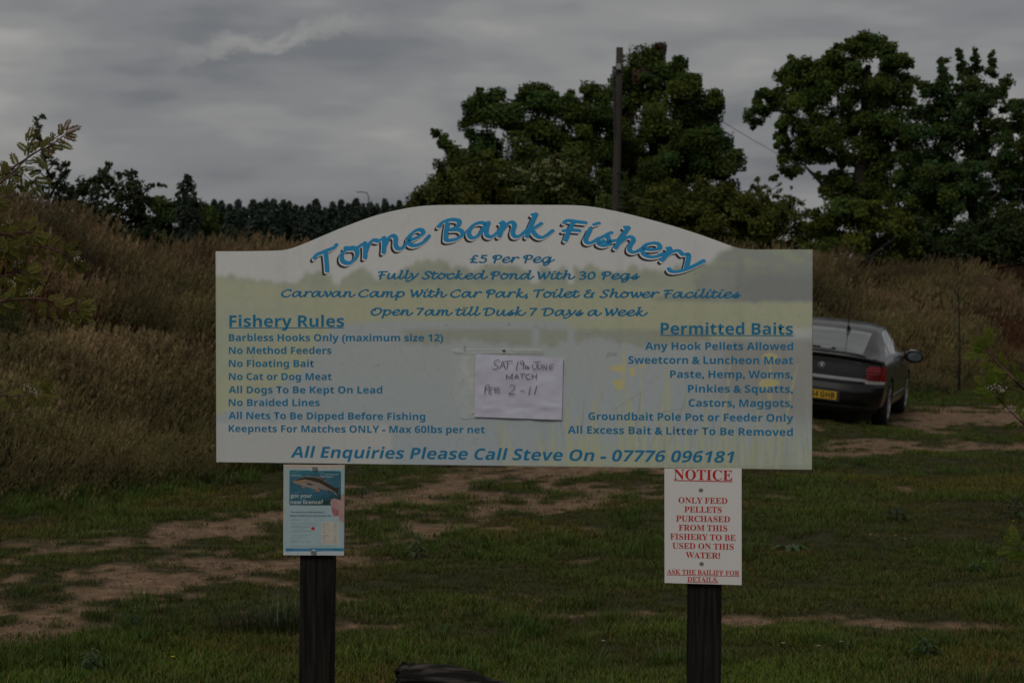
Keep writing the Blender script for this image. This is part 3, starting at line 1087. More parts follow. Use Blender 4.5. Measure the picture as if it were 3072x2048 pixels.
conifer('single dark conifer with a blunt split top above the left bank', 430, 399, 60, 48, 1, colr=(0.016, 0.028, 0.016), visf=0.42)
cs = []
hr = random.Random(12)
hx = 474
while hx < 935:
    cs.append((hx, 463 + hr.uniform(-8, 14), hr.uniform(34, 70)))
    hx += hr.uniform(13, 22)
hed_pos = ['at the left end of', 'second from the left in', 'third from the left in']
for i, (a_, b_, w_) in enumerate(cs):
    conifer('dark conifer in the long far hedge row left of the sign', a_, b_, w_, 108 + hr.uniform(-2, 2), 20 + i, 'conifers in the far hedge row', colr=(0.020, 0.034, 0.022), blunt=0.55)
print('leaf faces', TRI)

# ---------------------------------------------------------------- telegraph pole, wire, lamp column
m_pole = simple('weathered_pole', (0.048, 0.043, 0.035), rough=0.9, spec=0.2, var=0.4, scale=3, bump=0.01, bscale=25)
m_dark = simple('dark_metal', (0.02, 0.02, 0.022), rough=0.6, var=0.2)
m_grey = simple('grey_metal', (0.25, 0.26, 0.27), rough=0.5, var=0.15, metal=0.3)
D = 52.0
tp = P(1859, 143, D)
bt = P(1846, 700, D)
gz = hz(bt.x, D)
kk = (bt.z - gz) / (tp.z - bt.z)
foot = bt + (bt - tp) * kk
pole = empty('telegraph_pole', foot)
setp(pole, 'leaning weathered wooden telegraph pole standing in front of the trees', 'pole')
q = [foot.lerp(tp, k / 5) - foot for k in range(6)]
MB().tube([q[0] - Vector((0, 0, .4))] + q[1:], [0.112, 0.106, 0.098, 0.090, 0.084, 0.078], 14).build('pole_shaft', m_pole, pole, True)
top = tp - foot
MB().box((0, 0, 0), (0.10, 0.08, 0.13), Matrix.Translation(top + Vector((-0.03, -0.13, -0.45)))).build('junction_box', m_grey, pole)
MB().tube([top + Vector((-0.06, -0.12, -0.5)), top + Vector((-0.16, -0.12, -0.7)), top + Vector((-0.14, -0.13, -1.1)), top + Vector((-0.12, -0.14, -2.0))], 0.016, 6).build('cable', m_dark, pole)
for zz_ in (1.6, 2.0, 2.4, 2.8):
    MB().tube([top * (zz_ / top.z) + Vector((0, -0.1, 0)), top * (zz_ / top.z) + Vector((0.24, -0.12, 0))], 0.012, 6).build('step_iron', m_dark, pole)
a_ = tp + Vector((0.05, -0.1, -0.15))
b_ = P(2760, 640, 70)
wpts = [a_.lerp(b_, k / 16) - Vector((0, 0, 0.9 * 4 * (k / 16) * (1 - k / 16) * 0.5)) for k in range(17)]
w_ = MB().tube([p - a_ for p in wpts], 0.007, 5).build('overhead_wire', m_dark)
w_.location = a_
setp(w_, 'thin overhead wire sloping down right from the pole top', 'wire')
lp = empty('street_lamp', (P(1106, 848, 118).x, 118, 0.9))
setp(lp, 'tiny far street lamp standing above the conifer hedge left of the trees', 'street lamp')
hl = P(1106, 578, 118).z - 0.9
MB().tube([(0, 0, 0), (0, 0, hl * .97), (-0.1, 0, hl), (-0.3, 0, hl + .03)], [0.06, 0.04, 0.035, 0.03], 6).build('lamp_column', m_grey, lp)
MB().box((-0.45, 0, hl + .03), (0.35, 0.12, 0.07)).build('lamp_head', m_grey, lp)

# ================================================================ FISHERY SIGN
A_, B_ = P(645, 848, 8.07), P(2440, 848, 7.73)
UX = (B_ - A_).normalized()
UZ = Vector((0, 0, 1))
UN = UX.cross(UZ).normalized()         # out of the board towards the camera
if UN.y > 0:
    UN = -UN
SO = (A_ + B_) / 2
BASIS = Matrix(((UX.x, -UN.x, 0), (UX.y, -UN.y, 0), (0, 0, 1)))     # local x right, y into the board, z up
SM = Matrix.Translation(SO) @ BASIS.to_4x4()
PPM = 1795 / (B_ - A_).length


def SP(px, py, off=0.0):
    """local board coordinates of a point of the photograph"""
    r = ray(px, py)
    o = Vector((0, 0, CAM_Z))
    t = (SO + UN * off - o).dot(UN) / r.dot(UN)
    q = SM.inverted() @ (o + r * t)
    return q.x, q.z


m_bluet = simple('blue_vinyl', (0.012, 0.185, 0.36), rough=0.45, spec=0.4, var=0.05)
m_bluetitle = simple('bright_blue_vinyl', (0.020, 0.29, 0.58), rough=0.45, spec=0.4, var=0.04)
m_black = simple('black_vinyl', (0.03, 0.026, 0.028), rough=0.5, var=0.05)
m_white = simple('white_vinyl', (0.78, 0.77, 0.78), rough=0.5, var=0.03)
m_redt = simple('red_vinyl', (0.50, 0.012, 0.010), rough=0.45, var=0.06)
m_boarde = simple('board_edge', (0.16, 0.09, 0.045), rough=0.8, var=0.3, scale=30)
m_panel = simple('white_panel', (0.69, 0.66, 0.64), rough=0.35, spec=0.5, var=0.03, scale=8)
m_post = simple('black_stained_post', (0.0115, 0.0098, 0.0080), rough=0.85, spec=0.15, var=0.6, scale=11, bump=0.004, bscale=60)
pn, pl__ = m_post.node_tree.nodes, m_post.node_tree.links
pb = pn['Principled BSDF']
ptc, pmp, pno, prm = pn.new('ShaderNodeTexCoord'), pn.new('ShaderNodeMapping'), pn.new('ShaderNodeTexNoise'), pn.new('ShaderNodeValToRGB')
pmp.inputs['Scale'].default_value = (55, 55, 2.2)
pno.inputs['Scale'].default_value = 1.4
pno.inputs['Detail'].default_value = 7
pl__.new(ptc.outputs['Object'], pmp.inputs['Vector'])
pl__.new(pmp.outputs[0], pno.inputs['Vector'])
pl__.new(pno.outputs[0], prm.inputs[0])
prm.color_ramp.elements[0].position = 0.38
prm.color_ramp.elements[0].color = (0.0045, 0.0040, 0.0034, 1)
prm.color_ramp.elements[1].position = 0.72
prm.color_ramp.elements[1].color = (0.026, 0.022, 0.018, 1)
pl__.new(prm.outputs[0], pb.inputs['Base Color'])
m_zinc = simple('zinc_screw', (0.28, 0.28, 0.27), rough=0.45, metal=0.6, var=0.2, scale=200)
m_print = attr_mat('faded_print', rough=0.42, spec=0.45, var=0.05, scale=45)

# ---- glyphs from the built-in text object
GC = {}


def glyph(ch, style):
    key = (ch, style)
    if key in GC:
        return GC[key]
    off = 0.0
    code = ch
    if style == 'serif' and 'A' <= ch <= 'Z':
        code = chr(0x1D400 + ord(ch) - 65)
    elif style == 'bold':
        if 'A' <= ch <= 'Z':
            code = chr(0x1D5D4 + ord(ch) - 65)
        elif 'a' <= ch <= 'z':
            code = chr(0x1D5EE + ord(ch) - 97)
        elif '0' <= ch <= '9':
            code = chr(0x1D7EC + ord(ch) - 48)
        else:
            off = 0.025
    elif style == 'serif':
        off = 0.022
    elif style == 'semi':
        off = 0.012

    def mk(body):
        c = bpy.data.curves.new('g', 'FONT')
        c.body = body
        c.size = 1
        c.resolution_u = 3
        c.offset = off
        o = bpy.data.objects.new('g', c)
        me = bpy.data.meshes.new_from_object(o)
        V = np.empty(len(me.vertices) * 3)
        me.vertices.foreach_get('co', V)
        me.calc_loop_triangles()
        F = np.empty(len(me.loop_triangles) * 3, np.int32)
        me.loop_triangles.foreach_get('vertices', F)
        bpy.data.objects.remove(o)
        bpy.data.curves.remove(c)
        bpy.data.meshes.remove(me)
        return V.reshape(-1, 3), F.reshape(-1, 3)
    if ch == ' ':
        GC[key] = (np.zeros((0, 3)), np.zeros((0, 3), np.int32), 0.26)
        return GC[key]
    h = chr(0x1D5DB) if style == 'bold' else (chr(0x1D407) if style == 'serif' else 'H')
    V2, _ = mk(h + h)
    V3, _ = mk(h + code + h)
    V, F = mk(code)
    GC[key] = (V, F, float(V3[:, 0].max() - V2[:, 0].max()))
    return GC[key]


def line_mesh(text, style):
    Vs, Fs, x, n = [], [], 0.0, 0
    for ch in text:
        V, F, adv = glyph(ch, style)
        if len(V):
            W = V.copy()
            W[:, 0] += x
            Vs.append(W)
            Fs.append(F + n)
            n += len(V)
        x += adv
    V = np.concatenate(Vs)
    F = np.concatenate(Fs)
    V[:, 0] -= V[:, 0].min()
    return V, F


def bar(V, F, x0, x1, y0, y1):
    n = len(V)
    V = np.concatenate([V, [[x0, y0, 0], [x1, y0, 0], [x1, y1, 0], [x0, y1, 0]]])
    F = np.concatenate([F, [[n, n + 1, n + 2], [n, n + 2, n + 3]]]).astype(np.int32)
    return V, F


def put_text(text, style, pl, pr, cap, mat, parent, inv, frame, off, label=None, shear=0.0, under=None, spf=None, name='lettering'):
    """pl, pr: pixel ends of the baseline; cap: capital height in px"""
    spf = spf or SP
    V, F = line_mesh(text, style)
    w = V[:, 0].max()
    capu = 0.66 if style == 'serif' else (0.714 if style == 'bold' else 0.70)
    V[:, 1] /= capu
    V[:, 0] += shear * V[:, 1] * w * 0
    if under:
        V, F = bar(V, F, -0.002 * w, w * 1.002, -under[0] - under[1], -under[0])
    x0, z0 = spf(*pl)
    x1, z1 = spf(*pr)
    hx, hz_ = spf(pl[0], pl[1] - cap)
    H = hz_ - z0
    sx = (x1 - x0 - shear * H) / w
    U = np.empty((len(V), 3))
    t = V[:, 0] * sx
    U[:, 0] = x0 + t + shear * V[:, 1] * H
    U[:, 2] = z0 + V[:, 1] * H + (z1 - z0) * (V[:, 0] / w)
    U[:, 1] = -off
    me = mesh_np(name, U, F)
    me.materials.append(mat)
    o = link(name, me, None, parent)
    if label:
        o['label'] = label
    return o


# ---- brush script drawn as pen strokes
SC = {
    'a': (1.55, [[(1.05, .90), (.75, 1.0), (.40, .85), (.15, .45), (.20, .08), (.42, 0), (.75, .3), (1.08, .9)], [(1.18, 1.0), (1.06, .55), (1.05, .15), (1.25, 0), (1.5, .15), (1.78, .5)]]),
    'c': (1.08, [[(1.0, .8), (.88, .98), (.52, .92), (.18, .55), (.2, .14), (.5, 0), (.85, .12), (1.2, .45)]]),
    'd': (1.55, [[(1.05, .90), (.75, 1.0), (.40, .85), (.15, .45), (.20, .08), (.42, 0), (.75, .3), (1.08, .8)], [(1.18, 1.52), (1.36, 1.58)], [(1.38, 1.6), (1.2, 1.0), (1.06, .45), (1.08, .12), (1.25, 0), (1.5, .15), (1.78, .5)]]),
    'e': (1.12, [[(.2, .42), (.6, .50), (.95, .72), (.9, .97), (.65, 1.0), (.3, .75), (.15, .35), (.3, .05), (.6, 0), (.95, .15), (1.25, .5)]]),
    'g': (1.45, [[(1.05, .90), (.75, 1.0), (.40, .85), (.15, .45), (.20, .08), (.42, 0), (.75, .3), (1.08, .9)], [(1.18, 1.0), (1.05, .4), (.9, -.2), (.6, -.52), (.3, -.48), (.38, -.2), (.9, .05), (1.3, .25), (1.65, .55)]]),
    'h': (1.42, [[(.42, 1.52), (.6, 1.58)], [(.62, 1.6), (.42, .9), (.2, .0)], [(.28, .3), (.6, .82), (.85, .98), (1.0, .8), (.9, .35), (.95, .06), (1.15, 0), (1.35, .15), (1.62, .5)]]),
    'i': (.72, [[(.36, .98), (.28, .6), (.2, .2), (.32, 0), (.55, .06), (.88, .45)], [(.48, 1.28), (.75, 1.48)]]),
    'k': (1.3, [[(.42, 1.52), (.6, 1.58)], [(.62, 1.6), (.42, .9), (.2, .0)], [(.28, .42), (.6, .66), (.92, .98)], [(.4, .56), (.68, .12), (.95, 0), (1.2, .15), (1.52, .55)]]),
    'l': (.74, [[(.42, 1.52), (.6, 1.58)], [(.62, 1.6), (.42, .9), (.25, .3), (.33, .03), (.55, .05), (.9, .45)]]),
    'm': (1.85, [[(.2, .9), (.36, 1.0)], [(.36, 1.0), (.28, .5), (.15, 0)], [(.22, .3), (.5, .82), (.76, .98), (.85, .75), (.72, 0)], [(.78, .3), (1.05, .82), (1.3, .98), (1.4, .78), (1.3, .35), (1.35, .05), (1.55, 0), (1.75, .15), (2.05, .5)]]),
    'n': (1.38, [[(.2, .9), (.36, 1.0)], [(.36, 1.0), (.28, .5), (.15, 0)], [(.22, .3), (.55, .84), (.8, .98), (.93, .78), (.85, .33), (.92, .04), (1.12, 0), (1.32, .15), (1.6, .5)]]),
    'o': (1.15, [[(.6, .98), (.25, .75), (.15, .3), (.4, 0), (.8, .15), (1.0, .55), (.88, .9), (.6, .98)], [(.5, 1.06), (.7, .9), (1.05, .82), (1.35, .95)]]),
    'p': (1.28, [[(.16, .92), (.38, 1.0)], [(.42, 1.02), (.25, .2), (.05, -.58)], [(.32, .55), (.65, .95), (1.0, .9), (1.12, .55), (.9, .15), (.55, .0), (.3, .12)]]),
    'r': (1.0, [[(.2, .9), (.36, 1.0)], [(.36, 1.0), (.28, .5), (.15, 0)], [(.22, .28), (.5, .78), (.8, 1.0), (1.05, .86)]]),
    's': (.88, [[(.0, .22), (.35, .6), (.7, .98)], [(.74, 1.0), (.52, .75), (.68, .42), (.7, .15), (.45, 0), (.2, .06), (.24, .2), (.6, .28), (1.02, .52)]]),
    't': (.82, [[(.45, 1.32), (.28, .6), (.2, .2), (.35, 0), (.6, .06), (.9, .42)], [(.02, .96), (.35, 1.02), (.82, 1.0)]]),
    'u': (1.45, [[(.36, 1.0), (.2, .4), (.25, .05), (.45, 0), (.75, .3), (1.04, .95)], [(1.1, 1.0), (.98, .4), (1.05, .05), (1.22, 0), (1.45, .2), (1.7, .5)]]),
    'v': (1.08, [[(.12, .85), (.32, 1.0), (.48, .6), (.5, 0)], [(.5, 0), (.88, .4), (1.05, .8), (.98, 1.0)]]),
    'w': (1.55, [[(.2, .9), (.35, 1.0), (.4, .4), (.48, 0)], [(.48, 0), (.75, .4), (.95, .95)], [(.95, .95), (.95, .4), (1.02, 0)], [(1.02, 0), (1.4, .4), (1.52, .85), (1.45, 1.0)]]),
    'y': (1.12, [[(.15, .9), (.33, 1.0), (.42, .6), (.46, .08)], [(1.18, 1.0), (.88, .5), (.5, 0), (.1, -.38), (-.2, -.5), (-.36, -.4)]]),
    'T': (1.12, [[(-.02, 1.12), (.12, 1.3), (.6, 1.32), (1.08, 1.34), (1.26, 1.5)], [(.62, 1.3), (.5, .7), (.34, 0)]]),
    'B': (1.4, [[(.52, 1.15), (.4, .6), (.32, .05)], [(.05, 1.0), (.28, 1.27), (.72, 1.38), (1.1, 1.22), (.98, .85), (.66, .70)], [(.6, .7), (1.08, .62), (1.22, .3), (.9, .03), (.5, -.03), (.32, .05)]]),
    'F': (1.12, [[(.12, 1.13), (.28, 1.32), (.8, 1.32), (1.2, 1.34)], [(.6, 1.3), (.42, .6), (.3, -.05)], [(.12, .58), (.5, .70), (.95, .74)]]),
    'P': (1.2, [[(.08, 1.02), (.3, 1.27), (.75, 1.36), (1.12, 1.2), (1.06, .8), (.72, .6), (.5, .62)], [(.5, 1.15), (.38, .6), (.25, -.08)], [(.08, .8), (.26, .84)]]),
    'S': (1.05, [[(1.08, 1.2), (.88, 1.36), (.5, 1.27), (.4, .95), (.66, .65), (.82, .3), (.55, .02), (.2, -.02), (-.02, .15)]]),
    'W': (1.62, [[(.18, 1.34), (.3, .7), (.35, 0)], [(.35, 0), (.7, .6), (.95, 1.15)], [(.95, 1.15), (.95, .6), (1.0, 0)], [(1.0, 0), (1.4, .6), (1.62, 1.05), (1.55, 1.35)]]),
    'C': (1.42, [[(1.28, 1.12), (1.15, 1.33), (.75, 1.27), (.25, .85), (.12, .35), (.4, .02), (.85, 0), (1.25, .3)]]),
    'O': (1.5, [[(.75, 1.33), (.28, .95), (.14, .45), (.38, .03), (.85, .05), (1.32, .5), (1.38, 1.0), (1.08, 1.33), (.7, 1.2), (.52, .85)]]),
    'D': (1.52, [[(-.05, 1.08), (.15, 1.25), (.7, 1.35), (1.25, 1.12), (1.32, .6), (.95, .15), (.45, -.02), (.2, .03)], [(.42, 1.15), (.3, .6), (.2, .03)]]),
    '&': (1.5, [[(.9, 1.25), (.6, 1.34), (.38, 1.1), (.7, .82)], [(.7, .8), (.25, .6), (.15, .18), (.5, -.03), (.95, .2), (1.1, .75), (1.35, .86)], [(1.12, .75), (1.04, -.05)]]),
    '£': (1.15, [[(1.0, 1.18), (.76, 1.34), (.52, 1.1), (.45, .5), (.2, 0)], [(.1, .62), (.78, .66)], [(.12, 0), (.5, .04), (.95, 0)]]),
    '5': (1.15, [[(1.05, 1.33), (.5, 1.33)], [(.5, 1.33), (.4, .82)], [(.4, .82), (.78, .8), (.96, .5), (.8, .1), (.4, 0), (.12, .1)]]),
    '3': (1.1, [[(.25, 1.22), (.6, 1.35), (.92, 1.1), (.72, .8), (.45, .72)], [(.45, .72), (.82, .6), (.9, .28), (.6, 0), (.2, .04)]]),
    '0': (1.2, [[(.68, 1.33), (.28, .95), (.2, .3), (.45, 0), (.88, .3), (.98, .95), (.68, 1.33)]]),
    '7': (1.1, [[(.15, 1.28), (.6, 1.30), (1.0, 1.30)], [(1.0, 1.3), (.6, .7), (.28, 0)]]),
    ',': (.5, [[(.16, .1), (.22, -.05), (.04, -.3)]]),
    ' ': (.62, []),
}


def cr(pts, n=6):
    """Catmull-Rom through the points"""
    P_ = [np.array(p, float) for p in pts]
    if len(P_) == 2:
        return [P_[0] + (P_[1] - P_[0]) * k / 3 for k in range(4)]
    out = []
    for i in range(len(P_) - 1):
        p1, p2 = P_[i], P_[i + 1]
        p0 = P_[i - 1] if i else (2 * p1 - p2)
        p3 = P_[i + 2] if i + 2 < len(P_) else (2 * p2 - p1)
        for k in range(n):
            t = k / n
            out.append(0.5 * ((2 * p1) + (p2 - p0) * t + (2 * p0 - 5 * p1 + 4 * p2 - p3) * t * t + (3 * p1 - p0 - 3 * p2 + p3) * t ** 3))
    out.append(P_[-1])
    return out


def ribbon(path, wfun, V, F, off, cap=True):
    """quad strip of varying width with short rounded ends; off: its own tiny height"""
    path = [np.array(p[:2], float) for p in path]
    n = len(path)
    T = []
    for i in range(n):
        t = path[min(i + 1, n - 1)] - path[max(i - 1, 0)]
        T.append(t / (np.linalg.norm(t) + 1e-9))
    if cap:
        w0, w1 = wfun(T[0]), wfun(T[-1])
        path = [path[0] - T[0] * w0 * 0.38] + path + [path[-1] + T[-1] * w1 * 0.38]
        T = [T[0]] + T + [T[-1]]
    b = len(V)
    m = len(path)
    for i, (p, t) in enumerate(zip(path, T)):
        w = wfun(t) / 2
        if cap and i in (0, m - 1):
            w *= 0.55
        nrm = np.array([-t[1], t[0]])
        V.append((*(p + nrm * w), off))
        V.append((*(p - nrm * w), off))
    for i in range(m - 1):
        q = b + 2 * i
        F.append((q, q + 1, q + 3, q + 2))


def script_mesh(text, pen):
    V, F, x, k = [], [], 0.0, 0

    def wf(t):
        return pen * (0.62 + 0.38 * abs(math.sin(math.atan2(t[1], t[0]) - math.radians(35))))
    for ch in text:
        adv, strokes = SC[ch]
        for s_ in strokes:
            k += 1
            ribbon([(p[0] + x, p[1]) for p in cr(s_)], wf, V, F, (k % 5) * 0.00004)
        x += adv
    return np.array(V), np.array(F), x


def put_script(text, pl, pr, xh, parent, label):
    V, F, adv = script_mesh(text, 0.30)
    V[:, 0] -= V[:, 0].min()
    w = V[:, 0].max()
    x0, z0 = SP(*pl)
    x1, z1 = SP(*pr)
    H = SP(pl[0], pl[1] - xh)[1] - z0
    U = np.empty((len(V), 3))
    U[:, 0] = x0 + V[:, 0] / w * (x1 - x0)
    U[:, 2] = z0 + V[:, 1] * H + (z1 - z0) * V[:, 0] / w
    U[:, 1] = -0.0016 - V[:, 2]
    me = mesh_np('lettering', U, F)
    me.materials.append(m_bluet)
    o = link('lettering', me, None, parent)
    o['label'] = label
    return o


# ---- the sign: posts, board with its print, lettering
zg = hz(SO.x, SO.y)
sign = empty('fishery_sign', (SO.x, SO.y, zg))
sign.rotation_euler = BASIS.to_euler()
setp(sign, 'wide arched white fishery information board on two black posts', 'sign')
SZ = SO.z - zg


def sl(px, py, off=0.0):
    x_, z_ = SP(px, py, off)
    return x_, z_ + SZ


TOPD = [(495, 577), (560, 577), (620, 576), (650, 575), (672, 570), (700, 559), (740, 542), (790, 521), (830, 506), (865, 494), (900, 485), (940, 477), (975, 472.5), (1010, 471), (1100, 470.5), (1200, 470.5), (1310, 471), (1345, 473), (1375, 477), (1410, 484), (1450, 493), (1500, 506), (1550, 520), (1600, 536), (1640, 550), (1680, 565), (1700, 571), (1720, 573), (1790, 573), (1867, 573)]
TOPP = np.array([(a * K, b * K) for a, b in TOPD])
BL, BR = (643.5, 1385), (2440, 1408)
TL = np.array([SP(a, b) for a, b in TOPP])
xb0, zb0 = SP(*BL)
xb1, zb1 = SP(*BR)
TH = 0.012
nU, nV = 620, 250
us = np.linspace(0, 1, nU)
xs = TL[0, 0] + us * (TL[-1, 0] - TL[0, 0])
zt = np.interp(xs, TL[:, 0], TL[:, 1])
# soften the corners of the outline a little
kz = np.convolve(np.pad(zt, 6, mode='edge'), np.ones(13) / 13, 'valid')
zt = kz
zb = zb0 + us * (zb1 - zb0)
vs = np.linspace(0, 1, nV)
XX = np.repeat(xs[None], nV, 0)
ZZ = zb[None] + vs[:, None] * (zt - zb)[None]


# photo pixel of each board point, for painting the print
def to_px(Xl, Zl):
    w = np.array(SM)
    wx = w[0, 0] * Xl + w[0, 2] * Zl + w[0, 3]
    wy = w[1, 0] * Xl + w[1, 2] * Zl + w[1, 3]
    wz = w[2, 0] * Xl + w[2, 2] * Zl + w[2, 3] - CAM_Z
    f = wy * cp - wz * sp
    upc = wy * sp + wz * cp
    return 1536 + wx / f * FPX, 1024 - upc / f * FPX


PX, PY = to_px(XX, ZZ)
H_, W_ = PX.shape


def inpoly(poly, x, y):
    c = np.zeros(x.shape, bool)
    n = len(poly)
    j = n - 1
    for i in range(n):
        xi, yi = poly[i]
        xj, yj = poly[j]
        cond = ((yi > y) != (yj > y)) & (x < (xj - xi) * (y - yi) / ((yj - yi) + 1e-12) + xi)
        c ^= cond
        j = i
    return c


def mixc(base, col, f):
    f = f[..., None]
    return base * (1 - f) + np.array(col) * f


img = np.ones((H_, W_, 3)) * np.array([0.66, 0.655, 0.64])
img *= (1 + 0.05 * (fbm(PX / 180, PY / 120, 201) - 0.5))[..., None]
nz = fbm(PX / 22, PY / 16, 202, 4)
nz2 = fbm(PX / 7, PY / 7, 203, 3)
img = mixc(img, (0.60, 0.61, 0.63), sstep(1700, 2300, PX) * 0.35 * sstep(620, 800, PY))
# tree line of the printed picture
tl_pts = [(600, 826), (700, 822), (760, 834), (880, 848), (900, 832), (925, 815), (960, 812), (990, 822), (1002, 845), (1015, 852), (1030, 830), (1060, 806), (1090, 800), (1112, 815), (1125, 835), (1150, 830), (1200, 815), (1225, 796), (1260, 780), (1330, 778), (1355, 800), (1400, 800), (1500, 800), (1600, 805), (1700, 803), (1800, 800), (1900, 800), (2000, 800), (2100, 798), (2130, 780), (2160, 755), (2200, 745), (2450, 735)]
tl_x, tl_y = zip(*tl_pts)
spike = (vnoise(PX / 26, PX * 0, 210) - 0.5) * 30 * sstep(1350, 1400, PX) * (1 - sstep(2080, 2130, PX)) + (vnoise(PX / 8, PX * 0, 211) - .5) * 14
tly = np.interp(PX, tl_x, tl_y) + spike + (nz2 - 0.5) * 10
gapm = ((np.abs(PX - 1607) < 13) | (np.abs(PX - 1712) < 9)) & (PY < 850)
treem = sstep(0, 6, PY - tly) * (1 - gapm)
img = mixc(img, (0.40, 0.435, 0.325), treem * 0.92)
img = mixc(img, (0.35, 0.38, 0.33), treem * sstep(0.5, 0.62, nz) * 0.7 * sstep(1120, 1200, PX) * (PY < 852))
# meadow
gline = np.interp(PX, [600, 880, 1130, 1500, 2000, 2450], [835, 858, 860, 858, 864, 905])
gm = sstep(-3, 3, PY - gline)
img = mixc(img, (0.485, 0.495, 0.355), gm)
img = mixc(img, (0.45, 0.485, 0.33), gm * sstep(0.4, 0.7, nz) * 0.7)
img = mixc(img, (0.36, 0.37, 0.38), gm * sstep(2, 10, np.abs(PY - 868 - (PX - 1400) * 0.004) * -1 + 12) * sstep(0.45, 0.6, nz) * 0.4)
# big printed tree on the right
bt_ = inpoly([(2110, 905), (2090, 860), (2100, 820), (2140, 790), (2150, 762), (2190, 745), (2210, 735), (2460, 735), (2460, 905)], PX + (nz2 - .5) * 22, PY + (nz - .5) * 16).astype(float)
img = mixc(img, (0.345, 0.37, 0.335), bt_)
img = mixc(img, (0.40, 0.44, 0.31), bt_ * sstep(0.5, 0.62, fbm(PX / 30, PY / 12, 220)) * sstep(860, 780, PY) * 0.8)
img = mixc(img, (0.275, 0.29, 0.285), bt_ * sstep(2160, 2260, PX + (nz - .5) * 80) * sstep(780, 850, PY) * 0.85)
img = mixc(img, (0.27, 0.29, 0.27), (inpoly([(1960, 893), (2010, 884), (2130, 880), (2130, 903), (1970, 902)], PX, PY)).astype(float) * 0.7)
# water
wl_ = np.interp(PX, [600, 700, 900, 960, 1010, 1130, 1690, 1720, 1900, 1960, 2000, 2440], [1260, 1230, 1120, 1020, 975, 962, 962, 985, 1000, 1020, 1030, 1000]) + (nz - .5) * 14
wm = sstep(-4, 4, PY - wl_)
img = mixc(img, (0.435, 0.475, 0.475), wm)
img = mixc(img, (0.40, 0.46, 0.50), wm * sstep(1050, 1350, PY) * 0.6)
rf = sstep(0, 5, PY - 985 - (nz2 - .5) * 6) * (1 - sstep(0, 10, PY - (1012 + 22 * vnoise(PX / 17, PX * 0, 230) + 10 * np.sin(PX / 60))))
rfm = rf * sstep(1190, 1230, PX) * (1 - ((np.abs(PX - 1607) < 12) | (np.abs(PX - 1713) < 10))) * (PX < 2130)
img = mixc(img, (0.345, 0.36, 0.285), rfm * 0.8)
rr_ = sstep(1010, 1030, PY) * (1 - sstep(1160, 1260, PY - (PX - 2200) * 0.3)) * sstep(2090, 2220, PX + (nz - .5) * 70)
img = mixc(img, (0.34, 0.33, 0.30), rr_ * 0.75)
img = mixc(img, (0.55, 0.56, 0.56), ((PX > 2380) & (PY > 983) & (PY < 1010)).astype(float) * 0.8)
# left reeds in print
lr = sstep(980, 700, PX + (nz - .5) * 160) * sstep(880, 950, PY) * (1 - sstep(1080, 1190, PY + (nz2 - .5) * 60 + (PX - 640) * .3))
img = mixc(img, (0.455, 0.485, 0.37), lr * 0.75)
img = mixc(img, (0.40, 0.44, 0.35), lr * sstep(0.5, 0.6, fbm(PX / 9, PY / 30, 240)) * 0.5)
# pale repair strip bottom left
st_ = ((PX < 1175) & (PY > 1268 + (PX - 645) * 0.008)).astype(float)
img = mixc(img, (0.55, 0.545, 0.52), st_ * 0.75)
img *= (1 - 0.05 * ((np.abs(PY - 1269 - (PX - 645) * .008) < 1.6) & (PX < 1175)))[..., None]


kb = np.array([1, 2, 3, 2, 1.0]) / 9
for ax in (0, 1, 0, 1):
    padw = [(2, 2) if q_ == ax else (0, 0) for q_ in range(3)]
    ip = np.pad(img, padw, mode='edge')
    img = sum(kb[q_] * (ip[q_:q_ + H_] if ax == 0 else ip[:, q_:q_ + W_]) for q_ in range(5))


def blade(x0, y0, x1, y1, w, col, f=0.8, bend=0.0):
    global img
    L = math.hypot(x1 - x0, y1 - y0)
    tx, ty = (x1 - x0) / L, (y1 - y0) / L
    t = ((PX - x0) * tx + (PY - y0) * ty) / L
    dd = (PX - x0) * (-ty) + (PY - y0) * tx - bend * np.clip(t, 0, 1) ** 2
    ww = w * np.clip(1 - t, 0, 1) ** 0.6
    m = ((t > 0) & (t < 1)).astype(float) * sstep(1.5, -0.5, np.abs(dd) - ww / 2)
    img = mixc(img, col, m * f)


YG, YB, GY = (0.48, 0.50, 0.33), (0.58, 0.52, 0.24), (0.33, 0.35, 0.33)
rp = random.Random(5)
img = mixc(img, (0.44, 0.47, 0.33), sstep(1270, 1410, PY + (nz - .5) * 120) * sstep(1480, 1750, PX) * 0.75)
for (x0, y0, x1, y1, w) in [(1520, 1400, 1490, 1255, 16), (1550, 1400, 1500, 1260, 14), (1640, 1400, 1600, 1290, 16), (1665, 1400, 1645, 1260, 18), (1720, 1400, 1690, 1210, 26), (1745, 1400, 1800, 1130, 14), (1745, 1400, 1745, 1240, 24), (1780, 1400, 1780, 1190, 14), (1800, 1405, 1775, 1190, 12), (1870, 1405, 1850, 1150, 16), (1900, 1405, 1880, 1190, 30), (1930, 1400, 1935, 1110, 16), (1960, 1400, 2010, 1080, 18), (2000, 1405, 2015, 1095, 20), (2060, 1405, 2060, 1170, 16), (2090, 1405, 2130, 1180, 18), (2150, 1405, 2210, 1060, 16), (2185, 1405, 2175, 1220, 14), (2255, 1400, 2290, 1170, 16), (2330, 1405, 2380, 1090, 14), (2310, 1400, 2320, 1230, 12)]:
    blade(x0, y0, x1, y1, w, YG, 0.75, rp.uniform(-18, 18))
